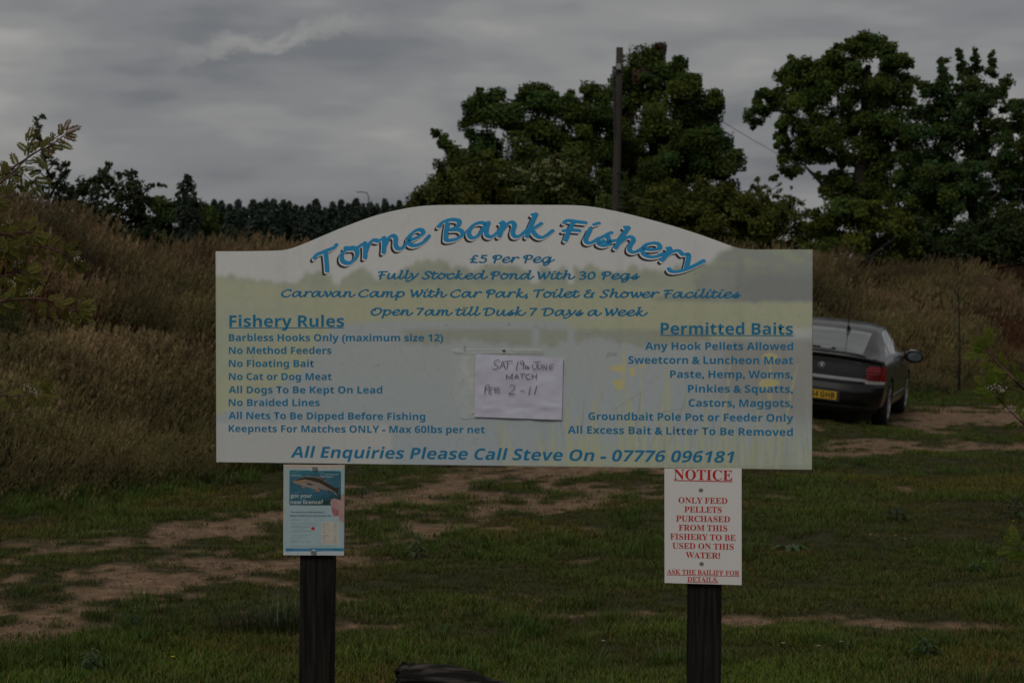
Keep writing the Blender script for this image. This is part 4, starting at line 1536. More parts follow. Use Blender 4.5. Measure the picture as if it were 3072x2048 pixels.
for (x0, y0, x1, y1, w) in [(1905, 1290, 1930, 1170, 7), (1840, 1230, 1945, 1160, 3), (1745, 1280, 1760, 1190, 5), (2010, 1330, 2060, 1180, 9), (1950, 1350, 2010, 1210, 4), (1970, 1240, 2120, 1215, 3), (1680, 1260, 1700, 1340, 4), (2150, 1300, 2130, 1230, 8)]:
    blade(x0, y0, x1, y1, w, GY, 0.6, rp.uniform(-10, 10))
for i in range(150):
    x0 = rp.uniform(1900, 2436)
    y0 = rp.uniform(1340, 1412)
    blade(x0, y0, x0 + rp.uniform(-14, 14), y0 - rp.uniform(50, 120), rp.uniform(3, 7), rp.choice([(0.52, 0.55, 0.40), (0.44, 0.48, 0.32), (0.36, 0.40, 0.36), (0.50, 0.52, 0.48)]), 0.5)
blade(1870, 1150, 1872, 1030, 12, YB, 0.6)
blade(1890, 1400, 1878, 1150, 24, YG, 0.7)
blade(2310, 1200, 2312, 1080, 16, YB, 0.5)
for (cx, cy, rx, ry) in [(1858, 1105, 20, 11), (1842, 1103, 12, 8), (1898, 1115, 10, 15), (1860, 1155, 16, 15), (1846, 1145, 10, 8), (1925, 1098, 12, 4), (2310, 1070, 24, 12), (2330, 1078, 10, 10), (2300, 1150, 24, 14), (2325, 1148, 12, 10)]:
    e_ = np.sqrt(((PX - cx + (nz2 - .5) * 8) / rx) ** 2 + ((PY - cy) / ry) ** 2)
    img = mixc(img, YB, sstep(1.15, 0.85, e_) * 0.85)
img = mixc(img, (0.33, 0.34, 0.35), inpoly([(1814, 1082), (1822, 1056), (1850, 1058), (1853, 1068), (1828, 1070)], PX, PY).astype(float) * 0.7)
img = mixc(img, (0.56, 0.56, 0.57), inpoly([(1770, 960), (1806, 958), (1808, 944), (1772, 944)], PX, PY).astype(float) * 0.3)
img = mixc(img, (0.30, 0.31, 0.33), inpoly([(1606, 974), (1632, 990), (1628, 992), (1604, 978)], PX, PY).astype(float) * 0.6)
# grime: faint streaks, specks, dirt near the edges
img *= (1 - 0.06 * sstep(0.55, 0.8, fbm(PX / 60, PY / 400, 250)) - 0.05 * sstep(0.6, 0.8, fbm(PX / 14, PY / 14, 251)))[..., None]
edge = np.minimum(np.minimum(PX - 645, 2440 - PX), 1400 - PY)
img *= (1 - 0.10 * sstep(10, 0, edge))[..., None]
for i in range(26):
    sx_, sy_ = rp.uniform(660, 2420), rp.uniform(760, 1380)
    img *= (1 - 0.35 * sstep(3.2, 1.0, np.hypot((PX - sx_) * rp.uniform(.6, 1.4), PY - sy_)))[..., None]
for (sx_, sy_, a__, b__) in [(1394, 1046, 2, 12), (1389, 1140, 3, 3), (1410, 1120, 2.5, 4), (1136, 1096, 2, 2), (1392, 926, 3, 9), (1527, 974, 4, 2)]:
    img = mixc(img, (0.10, 0.06, 0.04), sstep(1.3, 0.6, np.sqrt(((PX - sx_) / a__) ** 2 + ((PY - sy_) / b__) ** 2)) * 0.7)
img = np.clip(img * 1.04, 0.01, 0.82)

board_o = MB()
ox = [(x_, z_ + SZ) for x_, z_ in zip(xs[::8], zt[::8])] + [(xs[-1], zt[-1] + SZ), (xs[-1], zb[-1] + SZ), (xs[0], zb[0] + SZ)]
nn_ = len(ox)
Vb = [(a, 0.0, b) for a, b in ox] + [(a, TH, b) for a, b in ox]
Fb = [tuple(range(nn_ - 1, -1, -1)), tuple(range(nn_, 2 * nn_))] + [(i, (i + 1) % nn_, (i + 1) % nn_ + nn_, i + nn_) for i in range(nn_)]
board = board_o.add(Vb, Fb).build('board', m_boarde, sign)
Vp = np.stack([XX.ravel() * 0.9993, np.full(XX.size, -0.001), (ZZ + SZ).ravel()], 1)
ii = (np.arange(nV - 1)[:, None] * nU + np.arange(nU - 1)[None]).ravel()
Fp = np.stack([ii, ii + 1, ii + 1 + nU, ii + nU], 1)
pm = mesh_np('printed_face', Vp, Fp, False, img.reshape(-1, 3))
pf = link('printed_face', pm, m_print, board)
pf['label'] = 'faded printed picture of a fishing pond with reeds and yellow irises'

for i, (txt, pl, pr, cap, und, sh) in enumerate([
    ('Fishery Rules', (688.4, 980), (1032.4, 980), 34, (0.055, 0.07), 0),
    ('Barbless Hooks Only (maximum size 12)', (687, 1022.3), (1330, 1023.2), 20.6, None, 0),
    ('No Method Feeders', (687, 1060.8), (994.6, 1061), 20.6, None, 0),
    ('No Floating Bait', (687, 1099.8), (942, 1100), 20.6, None, 0),
    ('No Cat or Dog Meat', (687, 1139), (995.5, 1139.5), 20.6, None, 0),
    ('All Dogs To Be Kept On Lead', (686.3, 1178.5), (1147, 1179.3), 20.6, None, 0),
    ('No Braided Lines', (686.3, 1216.8), (959.3, 1217.5), 20.6, None, 0),
    ('All Nets To Be Dipped Before Fishing', (686.3, 1255.5), (1276, 1259), 20.6, None, 0),
    ('Keepnets For Matches ONLY - Max 60lbs per net', (686.3, 1294.6), (1454.6, 1298.6), 20.6, None, 0),
    ('Permitted Baits', (1982, 1002), (2378.7, 1003.5), 34, (0.055, 0.075), 0),
    ('Any Hook Pellets Allowed', (1935.6, 1048.5), (2379.5, 1049.5), 22, None, 0),
    ('Sweetcorn & Luncheon Meat', (1885, 1090), (2379.5, 1091.5), 22, None, 0),
    ('Paste, Hemp, Worms,', (2010.6, 1132.5), (2378.7, 1134), 22, None, 0),
    ('Pinkies & Squatts,', (2063.8, 1176), (2378.7, 1177.4), 22, None, 0),
    ('Castors, Maggots,', (2065.7, 1218.6), (2378.7, 1220), 22, None, 0),
    ('Groundbait Pole Pot or Feeder Only', (1765, 1258.5), (2379.5, 1264.2), 22, None, 0),
    ('All Excess Bait & Litter To Be Removed', (1703.3, 1299), (2378.7, 1306.7), 22, None, 0),
    ('All Enquiries Please Call Steve On - 07776 096181', (872, 1371), (2203.8, 1387), 33, None, 0.24),
]):
    put_text(txt, 'bold', pl, pr, cap, m_bluet, board, None, None, 0.0017, 'blue line reading: ' + txt, sh, und, spf=sl)
_SP = SP


def SPz(px, py, off=0.0):
    x_, z_ = _SP(px, py, off)
    return x_, z_ + SZ


SP = SPz
put_script('£5 Per Peg', (1409, 787), (1665.8, 787), 15.6, board, 'blue handwriting-style line reading: £5 Per Peg')
put_script('Fully Stocked Pond With 30 Pegs', (1134, 835.5), (1921, 837), 15.6, board, 'blue handwriting-style line reading: Fully Stocked Pond With 30 Pegs')
put_script('Caravan Camp With Car Park, Toilet & Shower Facilities', (843, 889.5), (2224, 892.5), 15.6, board, 'blue handwriting-style line on caravan camp and facilities')
put_script('Open 7am till Dusk 7 Days a Week', (1111.5, 944.5), (1944.3, 946.5), 15.6, board, 'blue handwriting-style line with the opening hours')

# arched title: letters follow an arc, blue over white over a black drop shadow
V, F, adv = script_mesh('Torne Bank Fishery', 0.27)
V[:, 0] -= V[:, 0].min()
wT = V[:, 0].max()
C_ = (1528, 2199)
Rr = 1490.0
th0, th1 = math.radians(-22.5), math.radians(22.6)
sy = 43.5
th = th0 + (th1 - th0) * V[:, 0] / wT
rad = Rr + V[:, 1] * sy
qx = C_[0] + rad * np.sin(th)
qy = C_[1] - rad * np.cos(th)
zoff = V[:, 2].copy()


def title_layer(dx, dy, off, mat, label, grow=0.0):
    U = np.array([(*SP(a + dx, b + dy), 0) for a, b in zip(qx, qy)])
    W = np.stack([U[:, 0], -off - zoff, U[:, 1]], 1)
    me = mesh_np('title_lettering', W, F)
    me.materials.append(mat)
    o = link('title_lettering', me, None, board)
    o['label'] = label


title_layer(-8.5, 9.5, 0.0014, m_black, 'black drop shadow of the arched title')
title_layer(-2.4, 4.6, 0.0022, m_white, 'white outline under the arched title')
title_layer(0, 0, 0.0030, m_bluetitle, 'bright blue arched title reading: Torne Bank Fishery')

# posts
def post(pxl, pxr, pyt, pyb, pxl2, pxr2):
    (xa, za), (xb, _), (xc, zc), (xd, _) = SP(pxl, pyt), SP(pxr, pyt), SP(pxl2, pyb), SP(pxr2, pyb)
    sl_ = ((xa + xb) - (xc + xd)) / 2 / (za - zc)
    w = (xb - xa + xd - xc) / 2
    cx0 = (xa + xb) / 2 - sl_ * za
    ztop = SP(1500, 800)[1]
    mb = MB()
    w2 = w / 2
    cc = 0.006
    ring = [(-w2 + cc, -w2), (w2 - cc, -w2), (w2, -w2 + cc), (w2, w2 - cc), (w2 - cc, w2), (-w2 + cc, w2), (-w2, w2 - cc), (-w2, -w2 + cc)]
    Vq = []
    for z_ in (-0.3, 0.4, 0.9, ztop):
        Vq += [(cx0 + sl_ * z_ + a, TH + 0.001 + (w2 + b) * 0.40, z_) for a, b in ring]
    Fq = [tuple(range(7, -1, -1)), tuple(range(24, 32))] + [(i + 8 * k, (i + 1) % 8 + 8 * k, (i + 1) % 8 + 8 * k + 8, i + 8 * k + 8) for k in range(3) for i in range(8)]
    return mb.add(Vq, Fq).build('post', m_post, sign)


post(897, 997, 1668, 2046, 893, 992)
post(2061, 2162, 1758, 2046, 2058, 2160)

# ---- the handwritten match notice in its plastic sleeve
def nz5(x, y):
    return 1340 + x / 6.0316, 1020 + y / 6.0316


note = empty('handwritten_match_note', Vector(sign.matrix_basis @ Vector((*[SP(1560, 1150)[0]], -0.004, SP(1560, 1150)[1]))))
note.rotation_euler = sign.rotation_euler
setp(note, 'crumpled white handwritten paper note pinned on the middle of the sign board', 'note')
nx0, nz0 = SP(1560, 1150)


def NL(px, py):
    a, b = SP(px, py)
    return a - nx0, b - nz0


m_paper = simple('note_paper', (0.56, 0.55, 0.66), rough=0.7, var=0.05, scale=30)
m_ink = simple('black_ink', (0.02, 0.02, 0.03), rough=0.6)
c4 = [NL(1424, 1249.6), NL(1686, 1258.7), NL(1690.7, 1073), NL(1428.7, 1059.8)]
gu, gv = 48, 34
Vn, Fn = [], []
for j in range(gv):
    for i in range(gu):
        u, v = i / (gu - 1), j / (gv - 1)
        bx_ = (1 - v) * ((1 - u) * c4[0][0] + u * c4[1][0]) + v * ((1 - u) * c4[3][0] + u * c4[2][0])
        bz_ = (1 - v) * ((1 - u) * c4[0][1] + u * c4[1][1]) + v * ((1 - u) * c4[3][1] + u * c4[2][1])
        w = float((fbm(u * 5, v * 4, 300, 3) - .5)) * 0.007 + 0.0022 * math.exp(-((v - 0.12 - 0.1 * u) / 0.04) ** 2) * math.sin(u * 9)
        if j == gv - 1 and i % 2:
            bz_ -= 0.0022
        Vn.append((bx_, -max(0.001, 0.004 + w), bz_))
for j in range(gv - 1):
    for i in range(gu - 1):
        q = j * gu + i
        Fn.append((q, q + 1, q + 1 + gu, q + gu))
link('paper', mesh_py('paper', Vn, Fn, True), m_paper, note)
m_sleeve, ns, ls, b = new_mat('clear_plastic')
b.inputs['Base Color'].default_value = (0.8, 0.82, 0.8, 1)
b.inputs['Roughness'].default_value = 0.22
b.inputs['Specular IOR Level'].default_value = 0.7
no = N(ns, 'ShaderNodeTexNoise')
no.inputs['Scale'].default_value = 14
tcx = N(ns, 'ShaderNodeTexCoord')
ls.new(tcx.outputs['Object'], no.inputs['Vector'])
rr2 = N(ns, 'ShaderNodeMapRange')
rr2.inputs[1].default_value = 0.45
rr2.inputs[2].default_value = 0.75
rr2.inputs[3].default_value = 0.22
rr2.inputs[4].default_value = 0.62
ls.new(no.outputs[0], rr2.inputs[0])
trn = N(ns, 'ShaderNodeBsdfTransparent')
mx = N(ns, 'ShaderNodeMixShader')
ls.new(rr2.outputs[0], mx.inputs[0])
ls.new(trn.outputs[0], mx.inputs[1])
ls.new(b.outputs[0], mx.inputs[2])
ls.new(mx.outputs[0], ns['Material Output'].inputs['Surface'])
sv_ = [nz5(105, 155), nz5(1750, 155), nz5(1755, 235), nz5(1250, 250), nz5(530, 238), nz5(512, 1390), nz5(300, 1415), nz5(220, 1180), nz5(112, 900)]
pl2 = [NL(*p) for p in sv_]
MB().add([(a, -0.0012, c) for a, c in pl2], [tuple(range(len(pl2)))]).build('plastic_sleeve', m_sleeve, note)
m_fold = simple('plastic_fold', (0.62, 0.64, 0.62), rough=0.3, spec=0.7, var=0.2, scale=60)
for pts_, w in [([(110, 225), (400, 228), (800, 225), (1200, 222), (1750, 232)], 0.0016), ([(110, 160), (500, 162), (1000, 160), (1750, 158)], 0.0011), ([(1230, 190), (1500, 185), (1745, 190)], 0.0028), ([(125, 190), (300, 205)], 0.004), ([(130, 940), (200, 1180), (280, 1400)], 0.0030), ([(440, 1330), (500, 1290)], 0.003), ([(350, 560), (400, 420), (430, 330)], 0.0010), ([(305, 1412), (510, 1392)], 0.0008), ([(110, 160), (108, 500), (112, 900)], 0.0008)]:
    Vr, Fr = [], []
    ribbon([NL(*nz5(*p)) for p in cr(pts_, 4)], lambda t, w=w: w, Vr, Fr, 0)
    MB().add([(a, -0.0024, c) for a, c, _ in Vr], [f for f in Fr]).build('sleeve_fold', m_fold, note)
hand = [[(975, 365), (930, 355), (875, 385), (880, 430), (945, 470), (925, 510), (890, 520), (840, 510)], [(970, 515), (1000, 440), (1025, 380), (1045, 440), (1075, 520)], [(1000, 460), (1065, 455)], [(1040, 385), (1120, 378), (1205, 378)], [(1120, 380), (1100, 515)], [(1305, 370), (1265, 540)], [(1410, 400), (1370, 370), (1340, 400), (1370, 430), (1410, 400), (1400, 460), (1390, 530)],
        [(1425, 462), (1460, 462)], [(1440, 462), (1432, 520)], [(1470, 462), (1462, 520)], [(1498, 468), (1492, 520)], [(1465, 492), (1500, 490)], [(1580, 400), (1650, 388), (1710, 382)], [(1650, 388), (1640, 470), (1610, 530), (1570, 500), (1560, 440)], [(1670, 440), (1660, 500), (1690, 520), (1720, 500), (1728, 440)], [(1750, 520), (1762, 440), (1810, 520), (1822, 435)], [(1880, 440), (1870, 515), (1930, 512)], [(1880, 435), (1950, 432)], [(1875, 478), (1930, 474)],
        [(1088, 705), (1095, 620), (1145, 680), (1200, 600), (1188, 705)], [(1235, 690), (1280, 610), (1305, 690)], [(1245, 662), (1310, 660)], [(1330, 602), (1435, 602)], [(1382, 605), (1372, 690)], [(1515, 608), (1460, 620), (1440, 665), (1480, 698), (1525, 690)], [(1560, 605), (1555, 695)], [(1635, 595), (1630, 700)], [(1558, 640), (1635, 655)],
        [(725, 820), (700, 900), (708, 978)], [(700, 860), (740, 805), (785, 820), (760, 870), (705, 890)], [(805, 860), (850, 845)], [(805, 860), (775, 950), (830, 962)], [(785, 905), (825, 900)], [(915, 850), (880, 860), (880, 900), (915, 890), (880, 960)], [(965, 848), (930, 860), (960, 910), (950, 945), (920, 940)],
        [(1145, 840), (1190, 800), (1240, 830), (1210, 900), (1130, 975)], [(1128, 978), (1185, 968), (1245, 976)], [(1335, 908), (1415, 910)], [(1525, 830), (1495, 985)], [(1640, 820), (1600, 975)]]
words = [(0, 7, 'SAT'), (0, 0, '')]
inkl = {0: ([], []), 1: ([], []), 2: ([], [])}
for i, s_ in enumerate(hand):
    ym_ = sum(p[1] for p in s_) / len(s_)
    Vr, Fr = inkl[0 if ym_ < 570 else (1 if ym_ < 760 else 2)]
    ribbon([NL(*nz5(*p)) for p in (cr(s_, 4) if len(s_) > 2 else s_)], lambda t: 0.0019, Vr, Fr, (i % 4) * 0.00005, cap=False)
for q_, tx_ in enumerate(('SAT 19TH JUNE', 'MATCH', 'PEGS 2 - 11')):
    Vr, Fr = inkl[q_]
    o = MB().add([(a, -0.0098 - e, c) for a, c, e in Vr], Fr).build('handwriting', m_ink, note)
    o['label'] = 'black pen writing: ' + tx_
a_, b_ = NL(*nz5(1040, 190))
MB().box((a_, -0.003, b_), (0.011, 0.002, 0.006)).build('staple', m_dark, note)

# ---- licence poster
pc = SP(942, 1530)
POFF = -0.0
poster = empty('licence_poster', sign.matrix_basis @ Vector((pc[0], -0.002, pc[1])))
poster.rotation_euler = sign.rotation_euler
setp(poster, 'laminated blue fishing licence poster with a fish on the left post', 'poster')


def QL(px, py):
    a, b = SP(px, py)
    return a - pc[0], b - pc[1]


def z5(x, y):
    return 820 + x / 4.611, 1360 + y / 4.611


PT = [(851.4, 1392.5), (1034.7, 1393.6), (1032.5, 1664.7), (850.4, 1663.6)]
gu, gv = 150, 220
u = np.linspace(0, 1, gu)[None, :]
v = np.linspace(0, 1, gv)[:, None]
QX = (1 - v) * ((1 - u) * PT[0][0] + u * PT[1][0]) + v * ((1 - u) * PT[3][0] + u * PT[2][0])
QY = (1 - v) * ((1 - u) * PT[0][1] + u * PT[1][1]) + v * ((1 - u) * PT[3][1] + u * PT[2][1])
ZX, ZY = (QX - 820) * 4.611, (QY - 1360) * 4.611      # poster picture coordinates
im = np.ones((gv, gu, 3)) * np.array([0.36, 0.475, 0.50])
nq = fbm(ZX / 60, ZY / 60, 401)


def pm_(poly, col, f=1.0):
    global im
    im = mixc(im, col, inpoly(poly, ZX, ZY).astype(float) * f)


def rc(x0, y0, x1, y1, col, f=1.0):
    pm_([(x0, y0), (x1, y0), (x1, y1), (x0, y1)], col, f)


rc(0, 0, 2000, 205, (0.50, 0.42, 0.36))
rc(0, 0, 175, 930, (0.46, 0.44, 0.41))
im = mixc(im, (0.30, 0.39, 0.41), sstep(900, 1100, ZX) * 0 + sstep(940, 990, ZX) * 0.4)
rc(0, 1350, 2000, 1500, (0.50, 0.55, 0.58))
rc(175, 1305, 975, 1346, (0.03, 0.20, 0.36))
blue = inpoly([(240, 228), (925, 238), (942, 255), (940, 715), (238, 715), (225, 700), (225, 245)], ZX, ZY).astype(float)
im = mixc(im, (0.035, 0.13, 0.19), blue)
im = mixc(im, (0.04, 0.20, 0.25), blue * sstep(420, 250, ZY) * sstep(0.4, 0.6, nq) * 0.7)
im = mixc(im, (0.018, 0.055, 0.045), blue * sstep(520, 720, ZY + (ZX - 700) * 0.35 + (nq - .5) * 90))
im = mixc(im, (0.22, 0.32, 0.33), blue * sstep(0.60, 0.7, fbm(ZX / 90 + ZY / 40, ZY / 80, 404)) * 0.25)
f1 = lambda L: [(a * 0.5523 * 0 + 228 + (a - 110) * 0.3925, 228 + (c - 235) * 0.385) for a, c in L]      # from the 2171 px close view
pm_(f1([(215, 635), (300, 580), (420, 540), (560, 490), (750, 445), (950, 455), (1120, 490), (1250, 540), (1400, 640), (1560, 760), (1700, 860), (1950, 885), (1830, 935), (1790, 1000), (1780, 1140), (1700, 1080), (1690, 1000), (1500, 960), (1280, 920), (1000, 905), (700, 830), (450, 750), (270, 690)]), (0.28, 0.24, 0.21))
pm_(f1([(230, 610), (420, 545), (650, 480), (900, 475), (1150, 520), (1400, 660), (1700, 860), (1950, 885), (1830, 930), (1790, 1120), (1700, 1000), (1400, 820), (1150, 690), (900, 620), (650, 560), (420, 600)]), (0.045, 0.030, 0.022))
pm_(f1([(650, 600), (1100, 680), (1450, 850), (1690, 990), (1400, 930), (1000, 860), (700, 770)]), (0.24, 0.20, 0.19))
pm_(f1([(230, 640), (420, 600), (660, 560), (690, 650), (560, 740), (430, 730), (280, 680)]), (0.30, 0.21, 0.13))
pm_(f1([(700, 685), (960, 745), (860, 775), (760, 750)]), (0.07, 0.035, 0.03))
for q_ in ([(530, 790), (660, 825), (610, 885), (550, 860)], [(1020, 910), (1150, 920), (1190, 970), (1120, 1020), (1050, 990)]):
    pm_(f1(q_), (0.36, 0.17, 0.12))
for q_ in ([(1110, 885), (1230, 910), (1260, 970), (1190, 950)], [(1430, 940), (1500, 940), (1560, 1060), (1510, 1060)], [(1130, 480), (1240, 480), (1370, 570), (1300, 600)]):
    pm_(f1(q_), (0.12, 0.045, 0.035))
# logo roundel and thumb
e_ = np.hypot(ZX - 687, ZY - 297)
im = mixc(im, (0.32, 0.42, 0.45), ((e_ < 37) & (e_ > 31)).astype(float) * 0.7)
pm_([(665, 322), (675, 300), (690, 305), (702, 295), (712, 320)], (0.32, 0.42, 0.45), 0.6)
pm_([(940, 560), (1000, 560), (1000, 960), (925, 930), (900, 850), (880, 862), (850, 870), (820, 830), (800, 735), (792, 680), (800, 640), (830, 618), (870, 622), (940, 645)], (0.42, 0.26, 0.25))
pm_([(805, 735), (880, 770), (905, 850), (850, 868), (820, 830)], (0.36, 0.15, 0.16))
pm_([(880, 770), (905, 790), (900, 850), (878, 862)], (0.20, 0.07, 0.08), .6)
pm_([(900, 640), (1000, 660), (1000, 850), (935, 800)], (0.44, 0.30, 0.27))
# price table and red dot
rc(668, 945, 908, 1250, (0.52, 0.48, 0.42))
for k in range(12):
    y_ = 968 + k * 23.5
    if k == 6:
        continue
    rc(685, y_ - 5, 685 + (90 if k in (0, 7) else 38), y_ + 4, (0.20, 0.20, 0.20), 0.6)
    rc(840, y_ - 5, 880, y_ + 4, (0.20, 0.20, 0.20), 0.6)
    rc(685, y_ + 11, 885, y_ + 13, (0.40, 0.40, 0.38), 0.5)
im = mixc(im, (0.45, 0.02, 0.03), sstep(1.1, 0.9, np.sqrt(((ZX - 553) / 27) ** 2 + ((ZY - 1033) / 23) ** 2)))
for (y_, x1_) in [(912, 440), (963, 575), (992, 595), (1016, 510), (1042, 418), (1068, 535), (1080, 372), (1122, 525), (1149, 458), (1174, 398), (1203, 520), (1224, 535)]:
    rc(245, y_ - 4, x1_, y_ + 4, (0.13, 0.20, 0.23), 0.55)
rc(250, 1275, 885, 1288, (0.16, 0.22, 0.25), 0.4)
rc(300, 1320, 835, 1330, (0.2, 0.32, 0.45), 0.5)
rc(180, 1350, 255, 1357, (0.2, 0.2, 0.2), 0.5)
im *= (0.93 + 0.12 * nq)[..., None]
VX = np.array([(*QL(a, b),) for a, b in zip(QX.ravel()[::1], QY.ravel()[::1])])
Vq = np.stack([VX[:, 0], -0.0010 - 0.002 * (fbm(ZX / 400, ZY / 400, 410, 2).ravel()), VX[:, 1]], 1)
ii = (np.arange(gv - 1)[:, None] * gu + np.arange(gu - 1)[None]).ravel()
Fq = np.stack([ii, ii + gu, ii + 1 + gu, ii + 1], 1)
m_lam = attr_mat('laminated_print', rough=0.30, spec=0.5, var=0.03, scale=50)
link('poster_sheet', mesh_np('poster_sheet', Vq, Fq, True, im.reshape(-1, 3)), m_lam, poster)
cn = [QL(*p) for p in PT]
MB().add([(a, 0.0004, c) for a, c in cn] + [(a, 0.0016, c) for a, c in cn], [(0, 1, 2, 3), (4, 7, 6, 5), (0, 4, 5, 1), (1, 5, 6, 2), (2, 6, 7, 3), (3, 7, 4, 0)]).build('backing_sheet', m_panel, poster)
m_ptw = simple('poster_white_print', (0.50, 0.56, 0.55), rough=0.4)
m_ptb = simple('poster_navy_print', (0.045, 0.13, 0.22), rough=0.4)
QLf = lambda px, py, off=0: QL(px, py)
for txt, x0_, x1_, yb_, cap, mt_ in [('got your', 245, 540, 604, 54, m_ptw), ('new licence?', 245, 692, 692, 56, m_ptw), ('You must have a valid rod licence*', 243, 710, 814, 22, m_ptb), ('Expect a big fine if you can\'t produce one', 241, 805, 862, 22, m_ptb), ('10.03.2011', 245, 402, 311, 20, m_ptw), ('Environment', 735, 910, 292, 17, m_ptw), ('Agency', 735, 830, 324, 17, m_ptw)]:
    put_text(txt, 'semi', z5(x0_, yb_), z5(x1_, yb_), cap / 4.611, mt_, poster, None, None, 0.0036, 'poster text: ' + txt, spf=QLf)


def screw(px, py, rpx, fn, parent, y0, washer=True, name='screw'):
    a, b = fn(px, py)
    M = Matrix.Translation((a, y0, b)) @ Matrix.Rotation(math.pi / 2, 4, 'X')
    R = rpx / PPM
    mb = MB().lathe([(R, 0), (R, 0.0008), (R * 0.82, 0.0018), (R * 0.58, 0.0014), (R * 0.5, 0.0026), (R * 0.28, 0.0028), (R * 0.22, 0.0010)], M, 20)
    return mb.build(name, m_zinc, parent, False)


screw(945.8, 1404.5, 8.4, QLf, poster, -0.0034)
screw(941.9, 1656, 9.2, QLf, poster, -0.0034)

# ---- red NOTICE sign
nc = SP(2109, 1577)
notice = empty('notice_sign', sign.matrix_basis @ Vector((nc[0], -0.001, nc[1])))
notice.rotation_euler = sign.rotation_euler
setp(notice, 'white NOTICE panel with red capital lettering on the right post', 'sign')


def RL(px, py, off=0):
    a, b = SP(px, py)
    return a - nc[0], b - nc[1]


c4 = [RL(1993.5, 1404), RL(2225, 1405), RL(2225.2, 1753.4), RL(1994, 1746.8)]
rr = 0.003
mb = MB()
mb.add([(a, -0.003, c) for a, c in c4] + [(a, 0.0, c) for a, c in c4], [(3, 2, 1, 0), (4, 5, 6, 7), (0, 1, 5, 4), (1, 2, 6, 5), (2, 3, 7, 6), (3, 0, 4, 7)])
mb.build('panel', m_panel, notice)


def z6(x, y):
    return 1960 + x / 3.8233, 1370 + y / 3.8233


for txt, x0_, x1_, ya, yb_, cap, und in [('NOTICE', 237, 907, 254, 268, 112, (0.07, 0.085)), ('ONLY FEED', 290, 850, 525, 534, 64, None), ('PELLETS', 358, 785, 630, 637, 64, None), ('PURCHASED', 262, 880, 735, 744, 64, None), ('FROM THIS', 292, 848, 838, 849, 64, None), ('FISHERY TO BE', 195, 945, 940, 957, 64, None), ('USED ON THIS', 220, 922, 1045, 1060, 64, None), ('WATER!', 372, 765, 1152, 1161, 64, None), ('ASK THE BAILIFF FOR', 158, 988, 1338, 1356, 52, (0.14, 0.10)), ('DETAILS.', 392, 745, 1424, 1431, 52, (0.13, 0.10))]:
    put_text(txt, 'serif', z6(x0_, ya), z6(x1_, yb_), cap / 3.8233, m_redt, notice, None, None, 0.0038, 'red capitals reading: ' + txt, under=und, spf=RL)
screw(2103, 1468.9, 6.5, RL, notice, -0.0030)
screw(2105, 1689.6, 6.5, RL, notice, -0.0030)
#@@PART3
# ================================================================ THE PARKED CAR
m_paint, ns, ls, b = new_mat('black_car_paint')
b.inputs['Base Color'].default_value = (0.003, 0.003, 0.003, 1)
b.inputs['Roughness'].default_value = 0.32
b.inputs['Metallic'].default_value = 0.0
b.inputs['Specular IOR Level'].default_value = 0.3
b.inputs['Coat Weight'].default_value = 0.6
b.inputs['Coat Roughness'].default_value = 0.06
no = N(ns, 'ShaderNodeTexNoise')
no.inputs['Scale'].default_value = 3.0
no.inputs['Detail'].default_value = 6
tcx = N(ns, 'ShaderNodeTexCoord')
ls.new(tcx.outputs['Object'], no.inputs['Vector'])
rr2 = N(ns, 'ShaderNodeMapRange')
rr2.inputs[3].default_value = 0.05
rr2.inputs[4].default_value = 0.22
ls.new(no.outputs[0], rr2.inputs[0])
ls.new(rr2.outputs[0], b.inputs['Coat Roughness'])
m_glass = simple('tinted_car_glass', (0.11, 0.12, 0.11), rough=0.06, spec=1.0, var=0.3, scale=2.5, coat=1.0)
m_plast = simple('black_plastic', (0.014, 0.014, 0.014), rough=0.55, var=0.2)
m_redl = simple('red_lens', (0.16, 0.003, 0.004), rough=0.2, spec=0.5, var=0.25, coat=0.3)
m_clear = simple('silver_lens', (0.36, 0.35, 0.35), rough=0.2, spec=0.8, var=0.15, coat=1.0)
m_chrome = simple('brushed_chrome', (0.42, 0.42, 0.43), rough=0.28, metal=0.9, var=0.1)
m_yellow = simple('yellow_plate', (0.42, 0.26, 0.015), rough=0.35, var=0.05)
m_tyre = simple('tyre_rubber', (0.012, 0.012, 0.012), rough=0.85, var=0.3)
m_alloy = simple('alloy', (0.42, 0.42, 0.43), rough=0.35, metal=0.7, var=0.1)
m_mirr = simple('mirror_face', (0.35, 0.42, 0.46), rough=0.12, metal=0.9, var=0.05)
m_seam = simple('panel_gap', (0.003, 0.003, 0.003), rough=0.9)

CYAW = math.radians(15)
HD = (math.sin(CYAW), math.cos(CYAW))
RT = (math.cos(CYAW), -math.sin(CYAW))
cx, cy = CAR_X, CAR_Y
zl = 0.5 * (hz(cx - RT[0] * .78, cy - RT[1] * .78) + hz(cx - RT[0] * .78 + HD[0] * 2.7, cy - RT[1] * .78 + HD[1] * 2.7))
zr = 0.5 * (hz(cx + RT[0] * .78, cy + RT[1] * .78) + hz(cx + RT[0] * .78 + HD[0] * 2.7, cy + RT[1] * .78 + HD[1] * 2.7))
zrear = 0.5 * (hz(cx - RT[0] * .78, cy - RT[1] * .78) + hz(cx + RT[0] * .78, cy + RT[1] * .78))
zfront = zl + zr - zrear
roll = math.atan2(zl - zr, 1.56)
pitch = math.atan2(zfront - zrear, 2.7)
print('car roll', math.degrees(roll), 'pitch', math.degrees(pitch))
car = empty('parked_car', (cx, cy, zrear - 0.01))
car.matrix_basis = Matrix.Translation((cx, cy, zrear - 0.01)) @ Matrix.Rotation(-CYAW, 4, 'Z') @ Matrix.Rotation(pitch, 4, 'X') @ Matrix.Rotation(roll, 4, 'Y')
setp(car, 'shiny black hatchback car with yellow rear plate parked at the foot of the bank', 'car')

